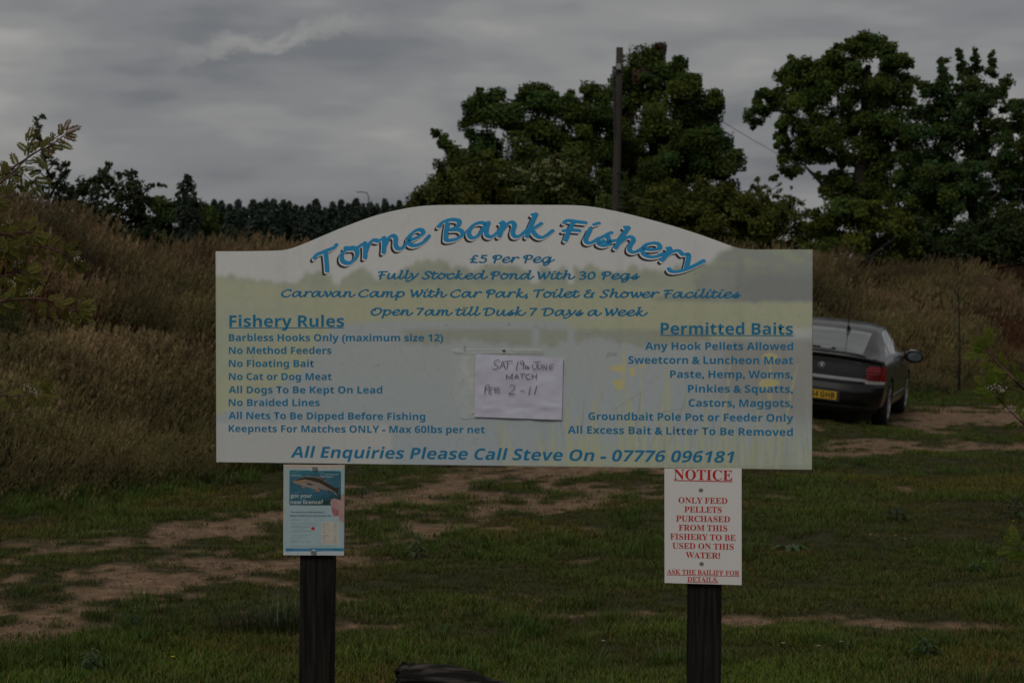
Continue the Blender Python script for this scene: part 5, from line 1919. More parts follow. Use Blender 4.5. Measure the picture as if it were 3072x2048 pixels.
# stations along the side: y, bottom z, lower half width, belt z, belt half width, roof half width, roof centre z, roof edge z
ST = np.array([
    (-0.78, .24, .80, .93, .79, .60, 1.02, 0.985),
    (-0.55, .22, .85, .95, .82, .605, 1.12, 1.06),
    (-0.30, .20, .88, .96, .84, .61, 1.22, 1.165),
    (0.00, .19, .90, .96, .85, .61, 1.33, 1.275),
    (0.35, .19, .90, .96, .86, .62, 1.415, 1.36),
    (0.80, .19, .90, .95, .86, .625, 1.45, 1.395),
    (1.30, .19, .90, .94, .86, .62, 1.45, 1.385),
    (1.70, .19, .90, .93, .86, .60, 1.40, 1.325),
    (2.10, .19, .90, .92, .85, .62, 1.24, 1.16),
    (2.50, .19, .90, .91, .84, .66, 1.02, 0.965),
    (2.90, .19, .90, .87, .82, .68, .94, 0.90),
    (3.25, .20, .87, .80, .76, .62, .86, 0.82),
    (3.55, .24, .76, .68, .64, .5, .72, 0.69),
    (3.66, .32, .58, .56, .50, .4, .58, 0.57)])
ST[:, 6] -= 0.07 * np.clip((ST[:, 6] - .95) / .35, 0, 1)
ST[:, 7] -= 0.07 * np.clip((ST[:, 7] - .95) / .35, 0, 1)
NS, NP = 90, 60
ysamp = np.concatenate([np.linspace(-0.78, 3.66, NS)])


def smoothcol(y):
    """monotone-ish cubic through the stations"""
    out = []
    k = np.searchsorted(ST[:, 0], y) - 1
    k = min(max(k, 0), len(ST) - 2)
    t = (y - ST[k, 0]) / (ST[k + 1, 0] - ST[k, 0])
    p1, p2 = ST[k], ST[k + 1]
    p0, p3 = ST[max(k - 1, 0)], ST[min(k + 2, len(ST) - 1)]
    m1 = (p2 - p0) / max(p2[0] - p0[0], 1e-6) * (p2[0] - p1[0])
    m2 = (p3 - p1) / max(p3[0] - p1[0], 1e-6) * (p2[0] - p1[0])
    return (2 * t ** 3 - 3 * t ** 2 + 1) * p1 + (t ** 3 - 2 * t ** 2 + t) * m1 + (-2 * t ** 3 + 3 * t ** 2) * p2 + (t ** 3 - t ** 2) * m2


def profile(y):
    _, zb_, wl_2, zbe, wb, wr, zrf, zre = smoothcol(y)
    return [(0, zb_), (wl_2 * .8, zb_), (wl_2 - .03, zb_ + .05), (wl_2, .45 if zbe > .6 else (zb_ + zbe) / 2), (wl_2 - .005, .62 if zbe > .75 else (zb_ + zbe) / 2 + .05), (wb + .025, zbe - .09), (wb, zbe), (wb - .03, zbe + .015),
            ((wb - .03) * .45 + wr * .55 + .02, zbe + .015 + (zre - zbe - .015) * .55), (wr + .02, zre - .02), (wr - .06, zre + (zrf - zre) * .5), (wr * .55, zrf - .008), (0, zrf)]


PU = [0, .06, .10, .22, .32, .44, .47, .485, .66, .80, .84, .92, 1.0]


def prof_pts(y):
    pr = profile(y)
    us_ = np.linspace(0, 1, NP)
    px_ = np.interp(us_, PU, [p[0] for p in pr])
    pz_ = np.interp(us_, PU, [p[1] for p in pr])
    # light rounding
    for _ in range(2):
        px_[1:-1] = .25 * px_[:-2] + .5 * px_[1:-1] + .25 * px_[2:]
        pz_[1:-1] = .25 * pz_[:-2] + .5 * pz_[1:-1] + .25 * pz_[2:]
    px_[0] = px_[-1] = 0
    return px_, pz_


GX, GZ = [], []
for y_ in ysamp:
    a_, b_ = prof_pts(y_)
    GX.append(a_)
    GZ.append(b_)
GX, GZ = np.array(GX), np.array(GZ)


def in_side_window(y, uu):
    """front, rear and quarter panes between belt and roof edge"""
    if not (0.50 < uu < 0.79):
        return None
    f = (uu - .5) / .29
    lo_, hi_ = -0.30 + 0.62 * f, 2.32 - 0.80 * f
    if y < lo_ + .05 or y > hi_ - .05:
        return None
    if 0.93 < y < 1.01:
        return 'pillar'
    if 0.10 < y < 0.15:
        return 'pillar'
    return 'win'


body_F, glass_F, gap_F, black_F, ws_F, rw_F = [], [], [], [], [], []
VV = []
for side in (1, -1):
    off0 = len(VV)
    for i, y_ in enumerate(ysamp):
        for j in range(NP):
            VV.append((side * GX[i, j], y_, GZ[i, j]))
    for i in range(NS - 1):
        ym = (ysamp[i] + ysamp[i + 1]) / 2
        for j in range(NP - 1):
            uu = (j + .5) / (NP - 1)
            q = (off0 + i * NP + j, off0 + i * NP + j + 1, off0 + (i + 1) * NP + j + 1, off0 + (i + 1) * NP + j)
            if side == 1:
                q = q[::-1]
            zc = (GZ[i, j] + GZ[i + 1, j + 1]) / 2
            # wheel arches
            if uu > .07 and uu < .44 and (math.hypot(ym, zc - .32) < .37 or math.hypot(ym - 2.7, zc - .32) < .37):
                continue
            w = in_side_window(ym, uu)
            if w == 'win':
                glass_F.append(q)
            elif w == 'pillar':
                black_F.append(q)
            elif .10 < uu < .485 and (abs(ym - 0.97) < .02 or abs(ym - 2.05) < .02 or (abs(ym - 0.40) < .02 and uu > .3)):
                gap_F.append(q)
            elif uu > .80 and 1.62 < ym < 2.42:
                ws_F.append(q)
            elif uu > .845 and -.74 < ym < 0.10:
                rw_F.append(q)
            else:
                body_F.append(q)


def sub(name, Fl, mat, parent, off=0.0, label=None, smooth=True):
    used_ = sorted({i for f in Fl for i in f})
    mp = {v: k for k, v in enumerate(used_)}
    me = mesh_py(name, [VV[i] for i in used_], [tuple(mp[i] for i in f) for f in Fl], smooth)
    o = link(name, me, mat, parent)
    if label:
        o['label'] = label
    return o


# rear face patch
PATH = [(-.90, .20, .74), (-.97, .26, .80), (-1.01, .36, .84), (-1.01, .50, .86), (-.985, .585, .865), (-.94, .60, .865), (-.935, .66, .866), (-.925, .75, .865), (-.905, .86, .855), (-.90, .93, .845), (-.93, .965, .835), (-.925, .985, .82), (-.85, .99, .805), (-.78, .995, .79)]
PP = np.array(PATH)
tt = np.linspace(0, len(PP) - 1, 66)
PY_ = np.interp(tt, range(len(PP)), PP[:, 0])
PZ_ = np.interp(tt, range(len(PP)), PP[:, 1])
PW_ = np.interp(tt, range(len(PP)), PP[:, 2])
NXR = 61
rear = {'body': [], 'red': [], 'clear': [], 'strip': [], 'gap': [], 'black': []}
o0 = len(VV)
for k in range(66):
    for j in range(NXR):
        s_ = -1 + 2 * j / (NXR - 1)
        sx_ = math.copysign(abs(s_) ** 0.85, s_)
        e4 = abs(sx_) ** 4
        yv = PY_[k] + (-.70 - PY_[k]) * e4 * (0.95 if PZ_[k] < .62 else 0.9)
        # the deck falls slightly to the sides
        zv = PZ_[k] - (0.05 * abs(sx_) ** 2.5 if PZ_[k] > .9 else 0.0)
        VV.append((sx_ * PW_[k], yv, zv))
for k in range(65):
    for j in range(NXR - 1):
        a_ = o0 + k * NXR + j
        q = (a_, a_ + 1, a_ + 1 + NXR, a_ + NXR)
        s_ = -1 + 2 * (j + .5) / (NXR - 1)
        sx_ = abs(math.copysign(abs(s_) ** .85, s_))
        zc = PZ_[k]
        lam = .70 + (zc - .64) * .12
        if sx_ > lam and .655 <= zc < .85:
            rear['red'].append(q)
        elif sx_ > lam and .60 < zc < .655:
            rear['clear'].append(q)
        elif sx_ <= lam and .625 < zc < .665:
            rear['strip'].append(q)
        elif abs(zc - .592) < .010 and sx_ < .8 or (abs(sx_ - lam) < .018 and .60 < zc < .9):
            rear['gap'].append(q)
        elif sx_ < .80 and (zc > .955 and zc < .99) and sx_ < .3:
            rear['body'].append(q)
        elif zc < .30:
            rear['black'].append(q)
        else:
            rear['body'].append(q)
body = sub('body', body_F + rear['body'], m_paint, car)
for sg_ in (1, -1):
    for (ya_, yb_) in ((-9, .12), (.12, .97), (.97, 9)):
        ff = [f for f in glass_F if VV[f[0]][0] * sg_ > 0 and ya_ < (VV[f[0]][1] + VV[f[2]][1]) / 2 < yb_]
        if ff:
            sub('side_window', ff, m_glass, car)
    for (ya_, yb_) in ((-9, .5), (.5, 9)):
        ff = [f for f in black_F if VV[f[0]][0] * sg_ > 0 and ya_ < (VV[f[0]][1] + VV[f[2]][1]) / 2 < yb_]
        if ff:
            sub('window_pillar', ff, m_plast, car)
sub('windscreen', ws_F, m_glass, car)
rw = sub('rear_window', rw_F, m_glass, car)
sub('panel_gap', gap_F + rear['gap'], m_seam, body)['kind'] = 'stuff'
sub('chrome_strip', rear['strip'], m_chrome, car)
sub('bumper_underside', rear['black'], m_plast, car)
for sgn in (1, -1):
    tl_ = sub('tail_light', [f for f in rear['red'] if VV[f[0]][0] * sgn > 0], m_redl, car)
    sub('reversing_lens', [f for f in rear['clear'] if VV[f[0]][0] * sgn > 0], m_clear, tl_)
# red lens wraps a little round each side, with dark ribs
for sgn in (1, -1):
    for zq in (.69, .735, .78):
        MB().tube([(sgn * .63, -.912, zq), (sgn * .72, -.872, zq), (sgn * .80, -.80, zq)], 0.005, 5).build('lens_rib', m_seam, car)
# dark floor pan and wheel wells so that no light shows through
MB().box((0, 1.35, .42), (1.30, 4.3, .40)).build('floor_pan', m_seam, car)
MB().box((0, 1.3, .80), (1.45, 3.4, .30)).build('cabin_floor', m_plast, car)
# number plate
pl_ = MB().box((0, -1.021, .415), (.52, .012, .115)).build('number_plate', m_yellow, car)
MB().box((0, -1.012, .415), (.60, .012, .155)).build('plate_recess', m_plast, car)
V, F = line_mesh('YN54 GHB', 'bold')
wpl = V[:, 0].max()
U = np.stack([(V[:, 0] / wpl - .5) * .46, np.full(len(V), -1.0285), .415 + (V[:, 1] / .714 - .5) * .078], 1)
me = mesh_np('plate_lettering', U, F)
me.materials.append(m_seam)
o = link('plate_lettering', me, None, pl_)
o['label'] = 'black characters of which 54 GHB can be read'
# round badge with a simple emblem
MB().lathe([(.050, 0), (.050, .006), (.041, .008), (.040, .004)], Matrix.Translation((0, -.922, .80)) @ Matrix.Rotation(math.pi / 2, 4, 'X'), 24).build('badge_ring', m_chrome, car)
MB().lathe([(.040, 0), (.040, .005)], Matrix.Translation((0, -.922, .80)) @ Matrix.Rotation(math.pi / 2, 4, 'X'), 24).build('badge_field', m_plast, car)
em = [(-.018, -.020), (-.008, -.006), (-.016, .006), (-.010, .020), (.006, .024), (.018, .014), (.014, .004), (.004, .006), (.012, -.006), (.022, -.020), (.010, -.014), (.0, -.004), (-.006, -.014)]
MB().add([(a * 1.4, -.931, .80 + c * 1.3) for a, c in em], [tuple(range(len(em)))]).build('badge_emblem', m_clear, car)
# boot handle recess, wiper, aerial, reflectors, towing eye
MB().box((-.10, -.938, .575), (.62, .012, .018)).build('bumper_groove', m_seam, car)
MB().box((0, -.925, .915), (.5, .008, .014)).build('brake_light', m_plast, car)
MB().box((-.08, -.80, 1.045), (.46, .045, .03), bev=.012).build('rear_wiper', m_plast, car)
MB().box((.02, -.815, 1.055), (.16, .02, .028), bev=.006).build('wiper_arm', m_clear, car)
MB().tube([(.20, .10, 1.29), (.20, .05, 1.33), (.20, -.01, 1.35)], [.03, .022, .01], 8).build('aerial_base', m_plast, car)
MB().tube([(.20, -.0, 1.34), (.21, -.14, 1.54), (.22, -.22, 1.68)], .006, 5).build('aerial', m_seam, car)
MB().tube([(-.07, -1.0, .28), (-.07, -1.03, .28)], .022, 10).build('fog_light', m_redl, car)
MB().tube([(-.07, -.99, .28), (-.07, -1.02, .28)], .034, 10).build('fog_light_surround', m_seam, car)
for sgn in (1, -1):
    # mirror housing and face
    Mx = Matrix.Translation((sgn * 1.01, 1.78, .93))
    prof = [(.02, -.13), (.085, -.10), (.115, -.04), (.12, .0), (.11, .016), (.085, .014)]
    mb = MB()
    Vm, Fm = [], []
    mb.lathe(prof, Mx @ Matrix.Rotation(math.pi / 2, 4, 'X') @ Matrix.Diagonal((1.25, .85, 1, 1)), 18)
    mh = mb.build('wing_mirror', m_paint, car, True)
    MB().lathe([(.080, .0), (.080, .004)], Mx @ Matrix.Translation((sgn * .018, -.017, -.006)) @ Matrix.Rotation(math.pi / 2, 4, 'X') @ Matrix.Diagonal((1.25, .82, 1, 1)), 18).build('mirror_glass', m_mirr, mh)
    MB().tube([(sgn * .82, 1.83, .90), (sgn * .95, 1.83, .91)], .03, 8).build('mirror_arm', m_plast, mh)
    for yy in (0.52, 1.48):
        MB().box((sgn * (.885), yy - .3 * 0, .80), (.03, .17, .03), bev=.01).build('door_handle', m_paint, car)
    MB().box((sgn * .905, 1.2, .40), (.012, 2.0, .05)).build('side_moulding', m_paint, car)


def wheel(x, y, sgn):
    M = Matrix.Translation((x, y, .32)) @ Matrix.Rotation(math.pi / 2 * sgn, 4, 'Y')
    w = MB().lathe([(.20, -.10), (.29, -.105), (.318, -.085), (.323, 0), (.318, .085), (.29, .105), (.215, .10), (.205, .06)], M, 36).build('wheel', m_tyre, car, True)
    w['label'] = 'wheel with black tyre'
    mb = MB().lathe([(.215, .05), (.222, .098), (.205, .104), (.196, .07), (.192, .03), (.08, .02)], M, 36)
    r_ = mb.build('rim', m_alloy, w, False)
    sp_m = MB()
    for k in range(7):
        a_ = k * 2 * math.pi / 7
        ca, sa = math.cos(a_), math.sin(a_)
        q = []
        for rr_2, hw_, h_ in ((.035, .020, .088), (.12, .016, .090), (.202, .024, .098)):
            for s_ in (-1, 1):
                q.append(M @ Vector((ca * rr_2 - sa * hw_ * s_, sa * rr_2 + ca * hw_ * s_, h_)))
            for s_ in (-1, 1):
                q.append(M @ Vector((ca * rr_2 - sa * hw_ * s_, sa * rr_2 + ca * hw_ * s_, h_ - .03)))
        fs = []
        for b2 in (0, 4):
            fs += [(b2, b2 + 1, b2 + 5, b2 + 4), (b2 + 2, b2, b2 + 4, b2 + 6), (b2 + 1, b2 + 3, b2 + 7, b2 + 5)]
        sp_m.add(q, fs)
    sp_m.lathe([(.05, .06), (.05, .094), (.03, .10)], M, 14)
    sp_m.build('wheel_spokes', m_alloy, w)
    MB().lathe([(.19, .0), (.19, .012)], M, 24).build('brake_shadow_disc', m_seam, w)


for sgn in (1, -1):
    wheel(sgn * .79, 0.0, sgn)
    wheel(sgn * .79, 2.7, sgn)

# ================================================================ ROWANS IN THE FOREGROUND
m_twig = simple('red_brown_twig', (0.075, 0.030, 0.024), rough=0.7, var=0.3, scale=60)
m_rleaf = leaf_mat('rowan_leaflet', trans=0.35, rough=0.6, spec=0.15)
m_petal = simple('white_blossom', (0.30, 0.27, 0.22), rough=0.8, var=0.1, scale=200)


def pinnate(seed, L=0.115, nleaf=9, colr=(0.085, 0.115, 0.026), tip=(0.15, 0.16, 0.045)):
    """one rowan leaf: mid rib with paired leaflets, along +X, face up +Z"""
    r = random.Random(seed)
    V, F, C = [], [], []
    g = r.uniform(0.8, 1.2)

    def pt(t):
        return Vector((L * t, 0, -0.035 * L * 10 * t * t * r.uniform(.9, 1.1) * .6))
    n0_ = len(V)
    for k in range(5):
        p = pt(k / 4)
        V += [p + Vector((0, .0009, 0)), p - Vector((0, .0009, 0))]
        C += [(0.13, 0.05, 0.03)] * 2
    for k in range(4):
        F.append((n0_ + 2 * k, n0_ + 2 * k + 1, n0_ + 2 * k + 3, n0_ + 2 * k + 2))
    for k in range(nleaf):
        t = 0.22 + 0.72 * k / (nleaf - 1)
        base = pt(t)
        ll = L * (0.30 - 0.10 * abs(t - .45) - (0.08 if k == nleaf - 1 else 0)) * r.uniform(.9, 1.1)
        for s_ in (1, -1):
            an = math.radians(62 - 18 * t) * s_
            d_ = Vector((math.cos(an), math.sin(an), r.uniform(-.25, .25))).normalized()
            n_ = Vector((-d_.y, d_.x, 0)) * ll * .19
            b0 = len(V)
            c = [(colr[i] * (1 - t * .6) + tip[i] * t * .6) * g * r.uniform(.85, 1.15) for i in range(3)]
            V += [base, base + d_ * ll * .5 + n_, base + d_ * ll + Vector((0, 0, -.12 * ll)), base + d_ * ll * .5 - n_]
            C += [c] * 4
            F.append((b0, b0 + 1, b0 + 2, b0 + 3))
    b0 = len(V)
    base = pt(.97)
    d_ = Vector((1, 0, -.1))
    ll = L * .2
    V += [base, base + d_ * ll * .5 + Vector((0, ll * .16, 0)), base + d_ * ll, base + d_ * ll * .5 - Vector((0, ll * .16, 0))]
    C += [tip] * 4
    F.append((b0, b0 + 1, b0 + 2, b0 + 3))
    me = mesh_np('leaf', np.array([tuple(v) for v in V]), np.array(F), False, np.array(C))
    me.materials.append(m_rleaf)
    return me


leafs_pale = [pinnate(i, 0.105, 9, (0.085, 0.098, 0.016), (0.15, 0.125, 0.026)) for i in range(5)]
leafs_bronze = [pinnate(20 + i, 0.09, 9, (0.12, 0.075, 0.018), (0.17, 0.085, 0.022)) for i in range(3)]
leafs_green = [pinnate(40 + i, 0.12, 9, (0.075, 0.115, 0.010), (0.13, 0.15, 0.014)) for i in range(5)]


def rowan(label, D, trunk_px, branches, leafs, blossoms, seed, extra_low):
    r = random.Random(seed)
    b0 = P(trunk_px, 848, D)
    zg_ = hz(b0.x, D)
    root = empty('rowan_tree', (b0.x, D, zg_))
    setp(root, label, 'tree')
    O = Vector((b0.x, D, zg_))
    top_z = 4.3
    MB().tube([(0, 0, -.2), (0.02, 0, 1.0), (-.02, .02, 2.2), (0.03, 0, 3.3), (0, 0, top_z)], [.05, .042, .032, .02, .006], 9).build('trunk', m_twig, root, True)
    nl = 0

    def add_leaf(p, ang, me_, sc, tilt):
        nonlocal nl
        o = bpy.data.objects.new('leaf', me_)
        COL.objects.link(o)
        o.parent = root
        # leaf lies roughly across the line of sight: local X along ang in the X-Z plane, face towards -Y and up
        xd = Vector((math.cos(ang), r.uniform(-.35, .35), math.sin(ang))).normalized()
        zd = Vector((r.uniform(-.5, .5), -1.0, tilt)).normalized()
        yd = zd.cross(xd).normalized()
        zd = xd.cross(yd).normalized()
        M = Matrix((xd, yd, zd)).transposed().to_4x4()
        o.matrix_basis = Matrix.Translation(p - O) @ M @ Matrix.Scale(sc, 4)
        nl += 1
    for (pts, w0, nleaf_, ls_, tips) in branches:
        pp = [P(a, c, D + r.uniform(-.15, .15)) for a, c in pts]
        path = cr([tuple(p) for p in pp], 4)
        path = [Vector(p) for p in path]
        # join the branch to the trunk
        s_ = path[0]
        tz = max(zg_ + .5, s_.z - abs(s_.x - O.x) * 0.55)
        st = Vector((O.x, O.y, tz))
        pre = [st, st.lerp(s_, .35) + Vector((0, 0, -.03)), st.lerp(s_, .7) + Vector((0, 0, -.02))]
        full = pre + path
        n = len(full)
        MB().tube([p - O for p in full], [w0 * (2.0 if k < 3 else 1) * (1 - .7 * k / n) + .0008 for k in range(n)], 7).build('branch', m_twig, root, True)
        L = len(path)
        for k in range(nleaf_):
            t = (k + .5) / nleaf_
            i_ = min(L - 2, int(t * (L - 1)))
            p = path[i_].lerp(path[i_ + 1], t * (L - 1) - i_)
            dv = path[i_ + 1] - path[i_]
            ang = math.atan2(dv.z, dv.x) + (1 if k % 2 else -1) * math.radians(r.uniform(30, 70))
            add_leaf(p, ang, r.choice(ls_), r.uniform(.5, .85), r.uniform(-.2, .8))
        dv = path[-1] - path[-2]
        a0 = math.atan2(dv.z, dv.x)
        for k in range(tips):
            add_leaf(path[-1], a0 + math.radians(-60 + 120 * (k + .5) / tips + r.uniform(-10, 10)), r.choice(ls_), r.uniform(.65, .95), r.uniform(-.2, .8))
    for (bx, by) in blossoms:
        c = P(bx, by, D - .05)
        mb = MB()
        for j in range(15):
            o_ = Vector((r.gauss(0, .014), r.gauss(0, .01), r.gauss(0, .010)))
            s2 = r.uniform(.002, .0042)
            mb.add([c - O + o_ + Vector((-s2, 0, 0)), c - O + o_ + Vector((0, -s2 * .5, -s2)), c - O + o_ + Vector((s2, 0, 0)), c - O + o_ + Vector((0, 0, s2))], [(0, 1, 2, 3)])
        f = mb.build('flower_cluster', m_petal, root)
        f['kind'] = 'stuff'
    return root


lb = [
    ([(-60, 590), (0, 549), (42, 514), (82, 474), (115, 453), (145, 440), (191, 408)], .006, 20, leafs_pale, 0),
    ([(115, 453), (150, 425), (188, 400)], .003, 7, leafs_bronze, 3),
    ([(82, 474), (86, 450), (84, 425)], .002, 4, leafs_pale, 2),
    ([(60, 500), (70, 520), (90, 540)], .002, 4, leafs_pale, 2),
    ([(-60, 700), (0, 700), (57, 698), (92, 698)], .005, 15, leafs_pale, 3),
    ([(-40, 690), (30, 709), (76, 732), (126, 740), (180, 755), (212, 778)], .006, 24, leafs_pale, 3),
    ([(-40, 835), (30, 824), (57, 816), (77, 820)], .004, 12, leafs_pale, 3),
    ([(-50, 912), (0, 904), (48, 897), (131, 897), (174, 916), (233, 931)], .006, 22, leafs_pale, 5),
    ([(-50, 1180), (0, 1185), (39, 1188), (97, 1183), (118, 1174)], .004, 10, leafs_pale, 3),
    ([(-60, 640), (-10, 600), (20, 560), (30, 535)], .004, 14, leafs_pale, 2),
    ([(-60, 760), (-20, 750), (20, 745)], .004, 10, leafs_pale, 2),
    ([(-60, 860), (-20, 865), (40, 872)], .004, 10, leafs_pale, 3),
]
rowan('young rowan reaching pale feathery leaves and white blossom in from the left edge', 11.0, -230, lb, leafs_pale, [(237, 774), (40, 845), (52, 787), (88, 1158), (112, 1172), (28, 672), (84, 878), (70, 520), (110, 842)], 31, None)
rb_ = [
    ([(3230, 1330), (3140, 1240), (3072, 1167), (3045, 1140), (3014, 1108), (2993, 1088), (2965, 1055)], .009, 6, leafs_green, 6),
    ([(3200, 1370), (3110, 1310), (3072, 1271), (3049, 1251), (3019, 1219), (2997, 1193), (2978, 1172)], .007, 9, leafs_green, 4),
    ([(3150, 1680), (3090, 1660), (3055, 1640)], .004, 3, leafs_green, 3),
    ([(3170, 1190), (3110, 1150), (3060, 1100), (3010, 1110)], .003, 3, leafs_green, 2),
    ([(3160, 1220), (3090, 1185), (3030, 1165), (3000, 1150)], .004, 5, leafs_green, 2),
]
rowan('young rowan with fresh green feathery leaves leaning in from the right edge', 11.0, 3420, rb_, leafs_green, [(2993, 1160), (3008, 1173), (2974, 1163), (3030, 1225)], 33, None)

# ---------------------------------------------------------------- sapling in a pale tree guard
Ds = 24.2
bx_ = P(24, 1150, Ds).x
Dy = Ds
zg_ = hz(bx_, Dy)
sap = empty('guarded_sapling', (bx_, Dy, zg_))
setp(sap, 'dark narrow sapling growing out of a pale plastic tree guard at far left', 'sapling')
zt_ = P(24, 1108, Ds).z - zg_
MB().lathe([(.042, 0.0), (.042, zt_), (.038, zt_), (.038, 0.0)], Matrix.Identity(4), 16).build('tree_guard', simple('pale_plastic', (0.30, 0.33, 0.32), rough=0.5, var=0.15, scale=12), sap, True)
zt2 = P(24, 900, Ds).z - zg_
MB().tube([(0, 0, 0), (.01, 0, zt_), (.0, 0, zt2)], [.012, .010, .003], 6).build('trunk', m_bark, sap, True)
C0 = []
r = np.random.default_rng(5)
for k in range(60):
    t = r.random()
    z_ = zt_ * .9 + (zt2 - zt_ * .9) * t
    w = .10 * (1 - .4 * t)
    c = np.array([r.normal() * w, r.normal() * w, z_])
    C0.append(c + r.normal(size=(26, 3)) * .035)
C0 = np.concatenate(C0)
V, F, C = leaf_cloud(C0, np.zeros_like(C0) + [0, -.3, .3], 0.028, np.array([[0.035, 0.055, 0.014]]) * r.uniform(.6, 1.5, (len(C0), 1)) * np.where(r.random((len(C0), 1)) < .08, [[2.6, 1.0, .6]], [[1, 1, 1]]), seed=5)
me = mesh_np('foliage', V, F, False, C)
me.materials.append(m_leaf)
link('foliage', me, None, sap)

# small bare saplings standing on the bank right of the car
for (sx_, y0, y1, dd, lab) in [(2878, 920, 800, 41, 'thin bare sapling on the bank to the right of the car'), ]:
    a_ = P(sx_, y0, dd)
    z0_ = hz(a_.x, dd)
    o = empty('bare_sapling', (a_.x, dd, z0_))
    setp(o, lab, 'sapling')
    h_ = P(sx_, y1, dd).z - z0_
    MB().tube([(0, 0, -.1), (.01, 0, h_ * .4), (-.02, 0, h_ * .8), (-.05, 0, h_)], [.025, .018, .010, .004], 6).build('trunk', m_bark, o, True)
    for k in range(9):
        t = random.uniform(.35, .95)
        an = random.uniform(-1, 1)
        MB().tube([(0, 0, h_ * t), (an * .18, random.uniform(-.1, .1), h_ * t + .2), (an * .26, 0, h_ * t + .42)], [.008, .005, .002], 5).build('branch', m_bark, o, True)

# ================================================================ LOG AT THE BOTTOM
m_log, ns, ls, b = new_mat('charred_log')
t = N(ns, 'ShaderNodeTexCoord')
mp_ = N(ns, 'ShaderNodeMapping')
mp_.inputs['Scale'].default_value = (2.0, 22, 22)
ls.new(t.outputs['Object'], mp_.inputs['Vector'])
no = N(ns, 'ShaderNodeTexNoise')
no.inputs['Scale'].default_value = 1.6
no.inputs['Detail'].default_value = 8
ls.new(mp_.outputs[0], no.inputs['Vector'])
rmp = N(ns, 'ShaderNodeValToRGB')
rmp.color_ramp.elements[0].position = .48
rmp.color_ramp.elements[0].color = (.008, .007, .006, 1)
rmp.color_ramp.elements[1].position = .68
rmp.color_ramp.elements[1].color = (.07, .062, .056, 1)
ls.new(no.outputs[0], rmp.inputs[0])
ls.new(rmp.outputs[0], b.inputs['Base Color'])
b.inputs['Roughness'].default_value = .8
b.inputs['Specular IOR Level'].default_value = .12
bp = N(ns, 'ShaderNodeBump')
bp.inputs['Distance'].default_value = .012
ls.new(no.outputs[0], bp.inputs['Height'])
ls.new(bp.outputs[0], b.inputs['Normal'])
DL = 10.75
lc = [P(1195, 2030, DL), P(1300, 2035, DL - .02), P(1400, 2042, DL - .05), P(1470, 2070, DL - .1), P(1560, 2105, DL - .2), P(1750, 2150, DL - .4)]
O = Vector((lc[0].x, lc[0].y, hz(lc[0].x, lc[0].y)))
log = empty('charred_log', O)
setp(log, 'blackened old log lying in the grass at the bottom edge between the posts', 'log')
NL_, NR_ = 46, 26
cpath = [Vector(p) for p in cr([tuple(p) for p in lc], 9)]
Vl, Fl = [], []
for i, p in enumerate(cpath):
    t_ = i / (len(cpath) - 1)
    rad0 = .062 + .012 * math.sin(t_ * 9) + .02 * t_ + (.012 if i < 3 else 0)
    for j in range(NR_):
        an = 2 * math.pi * j / NR_
        rr_3 = rad0 * (1 + .20 * (float(vnoise(np.array([math.cos(an) * 1.7 + 5]), np.array([math.sin(an) * 1.7 + t_ * 2.2]), 501)[0]) - .5) * 2 + .05 * math.sin(an * 7 + t_ * 3))
        jag = (float(vnoise(np.array([j * .9]), np.array([3.]), 502)[0]) - .5) * .05 if i == 0 else 0
        Vl.append((p.x - O.x + jag, p.y - O.y + math.cos(an) * rr_3, p.z - O.z + math.sin(an) * rr_3 * .95))
n_ = len(cpath)
for i in range(n_ - 1):
    for j in range(NR_):
        Fl.append((i * NR_ + j, i * NR_ + (j + 1) % NR_, (i + 1) * NR_ + (j + 1) % NR_, (i + 1) * NR_ + j))
Vl.append((Vl[0][0] + .03, cpath[0].y - O.y, cpath[0].z - O.z))
for j in range(NR_):
    Fl.append((len(Vl) - 1, (j + 1) % NR_, j))
Fl.append(tuple(range((n_ - 1) * NR_, n_ * NR_)))
link('log_body', mesh_py('log_body', Vl, Fl, True), m_log, log)
for (q0, q1, q2) in [((1205, 1996), (1212, 1984), (1228, 1992)), ((1216, 1998), (1240, 1990), (1275, 2002)), ((1196, 2016), (1187, 2012), (1210, 2006))]:
    a_, b_, c_ = [P(*q, DL - .03) - O for q in (q0, q1, q2)]
    MB().tube([a_ + Vector((0, .02, -.02)), b_, c_ + Vector((0, 0, -.006))], [.016, .010, .004], 6).build('splinter', m_log, log, True)

# ================================================================ BROAD-LEAVED WEEDS
m_weed = leaf_mat('weed_leaf', trans=0.2, rough=0.5)
m_wst = simple('weed_stem', (0.06, 0.08, 0.03), rough=.7)


